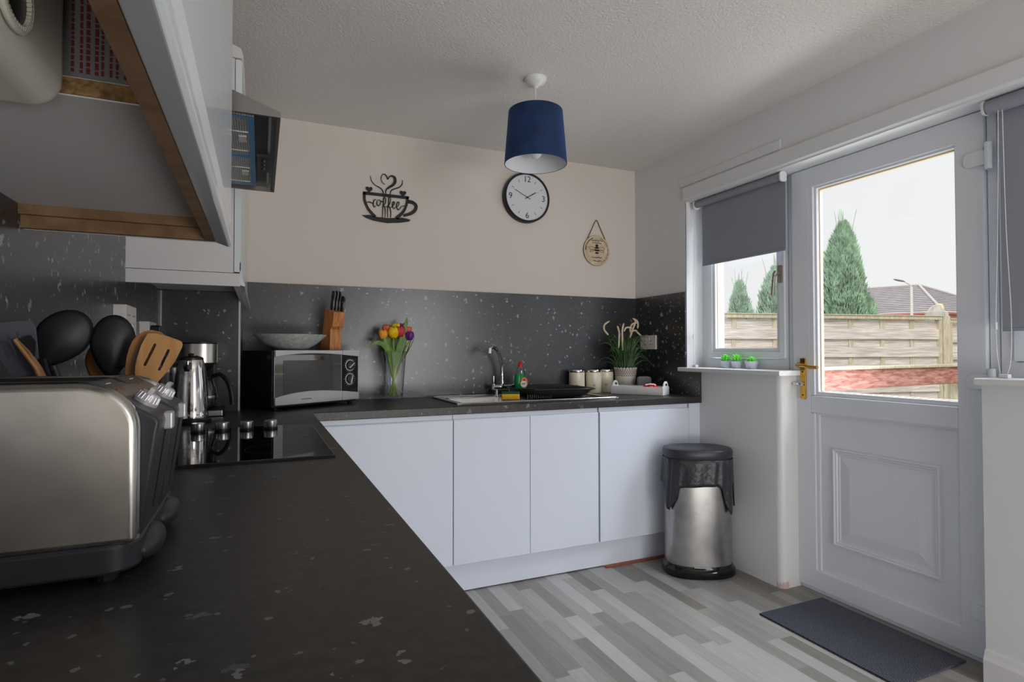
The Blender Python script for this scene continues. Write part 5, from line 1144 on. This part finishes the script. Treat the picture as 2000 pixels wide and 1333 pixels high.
# ================================================================ BLINDS
def blind(label, y0, y1, f0, f1, zb_, r, chain_y, extra=0.0):
    t = thing('roller_blind', label, 'blind', (2.372, (y0 + y1) / 2, 2.055))
    b = nb(); tube(b, [(2.372, y0 + 0.012, 2.055 - r - 0.002), (2.372, y1, 2.055 - r - 0.002)], r, 24); part('roller', b, 'blind', t, smooth=True)
    b = nb(); bx(b, 2.372 + r - 0.003, 2.372 + r - 0.0015, f0, f1, zb_, 2.055 - r); fb = part('fabric', b, 'blind', t)
    b = nb(); bx(b, 2.372 + r - 0.006, 2.372 + r + 0.002, f0, f1, zb_ - 0.006, zb_ + 0.006); part('hem_bar', b, 'blind', fb, bevel=0.002)
    for y in ([y0, y1 + 0.004] if y0 > 0 else [y1 + 0.004]):
        b = nb(); prism(b, rrect(2.350, 2.396, 2.004, 2.055, 0.016), y, y + 0.010, 'y'); part('bracket', b, 'gloss', t, bevel=0.002)
    b = nb(); cy_, gap = chain_y
    pts_ = [(2.36, cy_, 2.035)]
    n_ = 80; zb2 = 1.075
    lp = spline([(2.362, cy_ + gap * 0.2, 2.03), (2.36, cy_ + gap * 0.4, 1.6), (2.36, cy_ + gap * 0.75, 1.25), (2.36, cy_ + gap * 0.5, 1.10), (2.36, cy_, 1.072), (2.36, cy_ - gap * 0.6, 1.12), (2.36, cy_ - gap * 0.75, 1.28), (2.36, cy_ - gap * 0.4, 1.6), (2.362, cy_ - gap * 0.2, 2.03)], 8)
    tube(b, lp, 0.0011, 6, cap=False)
    # beads
    acc = 0; last = lp[0]
    for q in lp[1:]:
        seg_ = q - last; L_ = seg_.length; m_ = max(1, int(L_ / 0.0075))
        for k in range(m_):
            c_ = last + seg_ * (k / m_); lathe(b, [(0, -0.0021), (0.0021, 0), (0, 0.0021)], tuple(c_), 6)
        last = q
    part('bead_chain', b, 'gloss', t)
    b = nb(); bx(b, 2.352, 2.375, cy_ - 0.014, cy_ + 0.014, 1.0645, 1.078); part('chain_clip', b, 'gloss', t, bevel=0.002)
    b = nb(); tube(b, [(2.36, cy_ + gap * 0.75, 1.235), (2.36, cy_ + gap * 0.75, 1.26)], 0.0045, 8); part('chain_joint', b, 'gloss', t)
blind('short slate grey roller blind half down over the left window', 2.025, 2.638, 2.030, 2.612, 1.668, 0.020, (2.652, 0.012))
blind('long slate grey roller blind at the right edge, nearest the camera', -0.52, 1.155, -0.50, 1.134, 1.234, 0.026, (1.115, 0.030))

# ================================================================ SUCCULENTS ON THE SILL
def succulent(y, lab, style, r=0.028):
    t = thing('succulent', lab, 'potted plant', (2.398, y, ZS + 0.0242), group='small succulents on the window sill')
    b = nb(); lathe(b, [(0, 0), (r * 0.72, 0), (r * 0.75, 0.001), (r, 0.038), (r + 0.001, 0.041), (r - 0.003, 0.041), (r - 0.004, 0.034), (0, 0.034)], seg=28); obj('pot', b, 'potwhite', t, smooth=True)
    b = nb(); rr = random.Random(int(y * 100))
    for ring_, (n_, el, ln) in enumerate(((9, 0.25, 0.032), (8, 0.65, 0.032), (6, 1.05, 0.032), (4, 1.4, 0.03))):
        for k in range(n_):
            a = 2 * PI * (k + 0.5 * ring_) / n_ + rr.uniform(-0.1, 0.1); L_ = ln * (1.15 if style == 1 else 0.95) ; w_ = 0.0075 if style != 1 else 0.0050
            base = Vector((0, 0, 0.037)); d = Vector((math.cos(a) * math.cos(el), math.sin(a) * math.cos(el), math.sin(el)))
            ps = [base + d * L_ * u + Vector((0, 0, 0.012 * u * u * (0 if style == 2 else 1))) for u in (0, 0.25, 0.5, 0.75, 1.0)]
            tube(b, ps, [w_ * 0.5, w_ * 0.8, w_, w_ * 0.85, w_ * (0.15 if style == 1 else 0.45)], 7, flat=0.6)
    obj('leaves', b, 'succ', t, smooth=True)
succulent(2.448, 'green succulent in white pot on sill, leftmost of three', 0)
succulent(2.366, 'spiky green succulent in white pot, middle of three on sill', 1, 0.029)
succulent(2.262, 'bright green succulent in wider white pot, nearest the door', 2, 0.033)

# ================================================================ BIN
bc = (2.125, 2.375); ba = math.atan2(-0.405, 0.914)
t = thing('pedal_bin', 'oval brushed steel bin with black lid and base by the cabinets', 'bin', (bc[0], bc[1], 0), rz=ba)
def oval(sx_, sy_, n=64, ex=0.8): return [(sx_ * math.copysign(abs(math.cos(a)) ** ex, math.cos(a)), sy_ * math.copysign(abs(math.sin(a)) ** ex, math.sin(a))) for a in [2 * PI * k / n for k in range(n)]]
def loft(bm, rows, n=64, cap0=True, cap1=True):
    pr = None
    for (sx_, sy_, z) in rows:
        rg = [bm.verts.new((x, y, z)) for x, y in oval(sx_, sy_, n)]
        if pr:
            for k in range(n): bm.faces.new((pr[k], pr[(k + 1) % n], rg[(k + 1) % n], rg[k]))
        elif cap0: bm.faces.new(rg[::-1])
        pr = rg
    if cap1: bm.faces.new(pr)
b = nb(); loft(b, [(0.170, 0.120, 0.055), (0.170, 0.120, 0.60)]); obj('steel_body', b, 'binsteel', t, smooth=True)
b = nb(); loft(b, [(0.182, 0.130, 0.0005), (0.188, 0.136, 0.01), (0.186, 0.134, 0.035), (0.174, 0.123, 0.045), (0.172, 0.121, 0.060)]); obj('base', b, 'blackgloss', t, smooth=True)
b = nb(); loft(b, [(0.172, 0.122, 0.600), (0.176, 0.126, 0.615), (0.178, 0.128, 0.640), (0.172, 0.122, 0.650), (0.150, 0.104, 0.655), (0.12, 0.08, 0.652)]); obj('lid', b, 'charcoal', t, smooth=True)
# bin bag draped below the lid
b = nb(); N = 160; rr = random.Random(4); rows = 9
def hem(a):
    # angle: front faces -y local
    d = (math.degrees(a) + 360) % 360
    keys = [(0, 0.44), (10, 0.40), (20, 0.405), (28, 0.50), (150, 0.47), (176, 0.46), (188, 0.40), (199, 0.34), (207, 0.335), (219, 0.38), (226, 0.40), (229, 0.455), (240, 0.462), (262, 0.468), (285, 0.47), (293, 0.455), (303, 0.36), (309, 0.322), (322, 0.335), (325, 0.35), (328, 0.47), (336, 0.47), (340, 0.36), (352, 0.345), (360, 0.44)]
    for (d0, z0_), (d1, z1_) in zip(keys, keys[1:]):
        if d0 <= d <= d1: return z0_ + (z1_ - z0_) * (d - d0) / (d1 - d0)
    return 0.45
pr = None
for j_ in range(rows):
    u = j_ / (rows - 1); rg = []
    for k in range(N):
        a = 2 * PI * k / N; zb_ = hem(a); z = 0.602 + (zb_ - 0.602) * u
        puff = 0.003 + (0.004 + 0.004 * u) * (0.5 + 0.5 * math.sin(a * 17 + 2.0 * math.sin(a * 5) + u * 2)) + 0.010 * max(0, 0.602 - z - 0.10) + 0.006 * u * (0.5 + 0.5 * math.sin(a * 7 + 1))
        x, y = 0.172 * math.copysign(abs(math.cos(a)) ** 0.8, math.cos(a)), 0.122 * math.copysign(abs(math.sin(a)) ** 0.8, math.sin(a))
        l_ = math.hypot(x, y); rg.append(b.verts.new((x * (1 + puff / l_), y * (1 + puff / l_), z)))
    if pr:
        for k in range(N): b.faces.new((pr[k], pr[(k + 1) % N], rg[(k + 1) % N], rg[k]))
    pr = rg
bg = obj('bin_bag', b, 'bag', None, smooth=True, solid=0.0008)
bg.location = (bc[0], bc[1], 0); bg.rotation_euler = (0, 0, ba); tag(bg, 'black bin bag drooping in points from under the bin lid', 'bin bag')

# ================================================================ DOOR MAT
b = nb(); prism(b, rrect(2.012, 2.41, 1.272, 1.868, 0.004), 0.0005, 0.008, 'z'); tag(obj('door_mat', b, 'mat', bevel=0.002), 'ribbed blue-grey rectangular mat on floor before the door', 'door mat')

# ================================================================ GARDEN
b = nb(); bx(b, 2.62, 60, -30, 45, -0.30, -0.225); struct('garden_ground', b, 'ground')
FP = Vector((4.60, 4.74, -0.222)); fa = math.atan2(-0.595, 2.82)
def fence_panel(s0, length, top, label, batt):
    p = FP + Vector((math.cos(fa), math.sin(fa), 0)) * s0
    t = thing('garden_fence', label, 'fence', p, rz=fa, group=None)
    n_ = 9; pitch = 0.205; zt_ = top + 0.222
    z = zt_ - 0.062; k = 0; rr = random.Random(int(s0 * 10) + 50)
    while z > 0.12:
        hb = 0.118; yo = 0.012 if k % 2 == 0 else -0.016
        b = nb(); bx(b, 0.0, length, yo - 0.008, yo + 0.008, z - hb, z); o = obj('board', b, 'fence', t)
        z -= 0.103; k += 1
    b = nb(); bx(b, 0.0, length, -0.040, 0.030, zt_ - 0.052, zt_ - 0.012); bx(b, -0.0, length, -0.05, 0.04, zt_ - 0.012, zt_); obj('top_rail', b, 'fencepost', t, bevel=0.003)
    for q in batt:
        b = nb(); bx(b, q - 0.024, q + 0.024, -0.006, 0.0045, 0.05, zt_ - 0.052); bx(b, q - 0.030, q + 0.030, -0.0080, -0.0065, 0.05, zt_ - 0.052); obj('batten', b, 'fencepost', t)
    for q in (0.02, length - 0.02):
        b = nb(); bx(b, q - 0.019, q + 0.019, -0.035, 0.028, 0.05, zt_ - 0.052); obj('end_batten', b, 'fencepost', t)
    return t
def fpost(s, top, label):
    p = FP + Vector((math.cos(fa), math.sin(fa), 0)) * s
    b = nb(); bx(b, -0.048, 0.048, -0.05, 0.05, -0.003, top + 0.222); o = obj('fence_post', b, 'fencepost', bevel=0.004); o.location = p; o.rotation_euler = (0, 0, fa); tag(o, label, 'fence post')
fence_panel(-2.86, 1.80, 1.572, 'weathered hit-and-miss fence panel left of the window view', (0.45, 0.9, 1.35))
fpost(-1.00, 1.57, 'grey fence post hidden behind the window reveal')
fence_panel(-0.95, 1.93, 1.577, 'weathered grey fence panel seen through the left window', (0.42, 1.095, 1.60))
fpost(1.035, 1.575, 'grey timber fence post behind the door jamb, between two panels')
fence_panel(1.09, 1.79, 1.58, 'weathered grey fence panel seen through the door glass', (0.545, 0.975, 1.39))
fpost(2.935, 1.575, 'greenish timber fence post at right of the door view')
fence_panel(2.99, 1.80, 1.545, 'lower grey fence panel at the right edge of the door glass', (0.45, 0.9, 1.35))
t = thing('timber_rail', 'red-brown stained timber rail in front of fence', 'timber rail', (4.9, 2.88, -0.222), rz=math.atan2(0.17, 1.99))
b = nb(); bx(b, -1.9, 1.2, -0.022, 0.022, 1.105, 1.247); obj('plank', b, 'redwood', t, bevel=0.004)
b = nb(); bx(b, -1.9, 1.2, -0.04, 0.06, 1.2475, 1.268); obj('cap_board', b, 'fencepost', t, bevel=0.003)
for x in (-1.6, 0.68):
    b = nb(); bx(b, x - 0.04, x + 0.04, 0.023, 0.10, -0.003, 1.247); obj('post', b, 'fencepost', t)
b = nb(); bx(b, -1.9, 1.2, -0.018, 0.018, 0.72, 0.84); obj('lower_board', b, 'fence', t)

# conifers: dense upright sprays round a trunk
def conifer(loc, h, r, label, m, seed, n, apex=0.55):
    t = thing('conifer', label, 'tree', loc, group=None)
    b = nb(); tube(b, [(0, 0, 0), (0, 0, h * 0.9)], [0.09, 0.02], 8); obj('trunk', b, 'bark', t)
    rr = random.Random(seed); b = nb()
    for i in range(n):
        u = rr.random() ** 0.8; a = rr.uniform(0, 2 * PI)
        prof = (1 - u) ** apex * (0.75 + 0.25 * math.sin(a * 3 + seed) + 0.22 * math.sin(a * 6 + u * 11))
        rad = r * prof * (0.45 + 0.6 * rr.random() ** 0.5); z = 0.25 + (h - 0.45) * u
        L_ = rr.uniform(0.05, 0.13); w_ = rr.uniform(0.006, 0.014)
        c_ = Vector((rad * math.cos(a), rad * math.sin(a), z)); d = Vector((math.cos(a) * 0.42 + rr.uniform(-.2, .2), math.sin(a) * 0.42 + rr.uniform(-.2, .2), 1)).normalized()
        s1 = d.cross(Vector((rr.uniform(-1, 1), rr.uniform(-1, 1), 0.2))).normalized(); s2 = d.cross(s1)
        v = [b.verts.new(q) for q in (c_, c_ + d * L_ * 0.5 + s1 * w_, c_ + d * L_ * 0.5 + s2 * w_ * 0.6, c_ + d * L_ * 0.5 - s1 * w_, c_ + d * L_ * 0.5 - s2 * w_ * 0.6, c_ + d * L_)]
        for q in range(4): b.faces.new((v[0], v[1 + q], v[1 + (q + 1) % 4])); b.faces.new((v[5], v[1 + (q + 1) % 4], v[1 + q]))
    obj('foliage', b, m, t)
    # airy leader shoots
    b = nb()
    for i in range(10):
        a = rr.uniform(0, 6.28); q = rr.uniform(0, 0.10 * r / 0.6); tube(b, spline([(q * math.cos(a), q * math.sin(a), h - 0.5), (q * 1.3 * math.cos(a), q * 1.3 * math.sin(a), h - 0.2), (q * 1.8 * math.cos(a), q * 1.8 * math.sin(a), h + rr.uniform(-0.1, 0.08))], 4), [0.006] + [0.004] * 7 + [0.001], 5)
    obj('leading_shoots', b, m, t)
GZ = -0.224
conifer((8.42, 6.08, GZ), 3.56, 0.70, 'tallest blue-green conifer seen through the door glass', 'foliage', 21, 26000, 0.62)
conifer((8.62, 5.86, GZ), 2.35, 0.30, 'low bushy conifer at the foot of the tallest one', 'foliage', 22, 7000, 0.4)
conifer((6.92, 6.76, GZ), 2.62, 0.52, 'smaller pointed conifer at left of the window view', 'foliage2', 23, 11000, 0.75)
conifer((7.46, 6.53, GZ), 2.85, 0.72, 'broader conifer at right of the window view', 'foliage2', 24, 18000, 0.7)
# stump behind fence post
t = thing('tree_stump', 'grey weathered cut trunk standing just behind the fence post', 'tree stump', (8.27, 4.66, GZ))
b = nb(); rr = random.Random(8); pr = None
for z, r_ in ((0, 0.15), (1.0, 0.14), (1.75, 0.14), (1.90, 0.125), (1.96, 0.08)):
    rg = [b.verts.new((r_ * (1 + 0.12 * math.sin(3 * a + z)) * math.cos(a), r_ * (1 + 0.12 * math.sin(5 * a)) * math.sin(a), z + (0.04 * math.sin(2 * a) if z > 1.9 else 0))) for a in [2 * PI * k / 20 for k in range(20)]]
    if pr:
        for k in range(20): b.faces.new((pr[k], pr[(k + 1) % 20], rg[(k + 1) % 20], rg[k]))
    pr = rg
b.faces.new(pr); obj('trunk', b, 'stump', t)
b = nb(); lathe(b, [(0, 2.02), (0.04, 2.01), (0.055, 1.97), (0.06, 1.94), (0, 1.93)], (0.03, -0.02, 0), 14); obj('cut_top', b, 'stumptop', t)
# bungalow
t = thing('bungalow', 'distant bungalow with grey tiled hipped roof beyond the fence', 'house', (26.6, 16.4, GZ))
hz = 0.224
def P3(x, y, z): return (x, y, z)
# local axes: long side seen facing the camera
e1 = Vector((0.914, -0.405, 0)).normalized()
A = Vector((24.06, 13.30, 2.66)); B_ = Vector((22.6, 16.6, 2.66)); Cc = Vector((30.6, 13.6, 2.66)); Dd = Vector((29.14, 16.9, 2.66))
R1 = Vector((25.55, 15.05, 3.93)); R2 = Vector((24.67, 17.03, 3.93))
b = nb(); v = {k: b.verts.new(q) for k, q in dict(A=A, B=B_, C=Cc, D=Dd, R=R1, S=R2).items()}
for f_ in (('A', 'B', 'S', 'R'), ('A', 'R', 'C'), ('C', 'R', 'S', 'D'), ('B', 'D', 'S'), ('A', 'C', 'D', 'B')): b.faces.new([v[k] for k in f_])
rf = part('roof', b, 'rooftile', t)
b = nb()
for (p0, p1) in ((A, R1), (R1, R2), (R1, Cc)): tube(b, [p0 + Vector((0, 0, 0.04)), p1 + Vector((0, 0, 0.04))], 0.05, 8)
part('ridge_tiles', b, 'ridge', rf)
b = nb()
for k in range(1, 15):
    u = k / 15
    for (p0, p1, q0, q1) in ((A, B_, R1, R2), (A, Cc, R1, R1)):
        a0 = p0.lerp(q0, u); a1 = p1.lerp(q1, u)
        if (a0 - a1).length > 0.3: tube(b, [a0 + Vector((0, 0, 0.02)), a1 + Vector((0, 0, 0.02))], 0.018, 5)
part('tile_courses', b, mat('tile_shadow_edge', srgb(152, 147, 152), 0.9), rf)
b = nb(); cen = (A + B_ + Cc + Dd) / 4; w4 = [cen + (q - cen) * 0.94 for q in (A, Cc, Dd, B_)]
lo_ = [b.verts.new((q.x, q.y, GZ)) for q in w4]; hi_ = [b.verts.new((q.x, q.y, 2.62)) for q in w4]
for k in range(4): b.faces.new((lo_[k], lo_[(k + 1) % 4], hi_[(k + 1) % 4], hi_[k]))
b.faces.new(hi_); part('brick_walls', b, 'brick', t)
b = nb()
for p0, p1 in ((A, B_), (A, Cc)): tube(b, [p0 - Vector((0, 0, 0.05)), p1 - Vector((0, 0, 0.05))], 0.07, 6)
part('gutter', b, mat('red_brown_fascia', srgb(176, 104, 92), 0.6), t)
b = nb(); q0 = w4[0].lerp(w4[1], 0.42); q1 = w4[0].lerp(w4[1], 0.60)
prism(b, [(q0.x, q0.y), (q1.x, q1.y), (q1.x + 0.02, q1.y - 0.06), (q0.x + 0.02, q0.y - 0.06)], 1.3, 2.35, 'z'); part('window_frame', b, 'label_white', t)
# street lamp
t = thing('street_lamp', 'slim pale street lamp standing before the bungalow roof', 'street lamp', (18.83, 11.32, GZ))
b = nb(); tube(b, [(0, 0, 0), (0, 0, 3.42)], [0.05, 0.04], 10); part_ = obj('pole', b, 'lamppost', t, smooth=True)
b = nb(); tube(b, spline([(0, 0, 3.40), (-0.06, 0.03, 3.50), (-0.20, 0.08, 3.565)]), 0.02, 8); obj('arm', b, 'lamppost', t, smooth=True)
b = nb(); lathe(b, [(0, -1), (0.7, -0.7), (1, 0), (0.7, 0.7), (0, 1)], seg=14, mtx=T((-0.36, 0.15, 3.62)) @ RZ(-0.4) @ RY(0.2) @ Matrix.Diagonal((0.20, 0.06, 0.035, 1))); obj('lantern', b, mat('grey_lantern', srgb(170, 172, 174), 0.5), t, smooth=True)
bpy.context.view_layer.update()
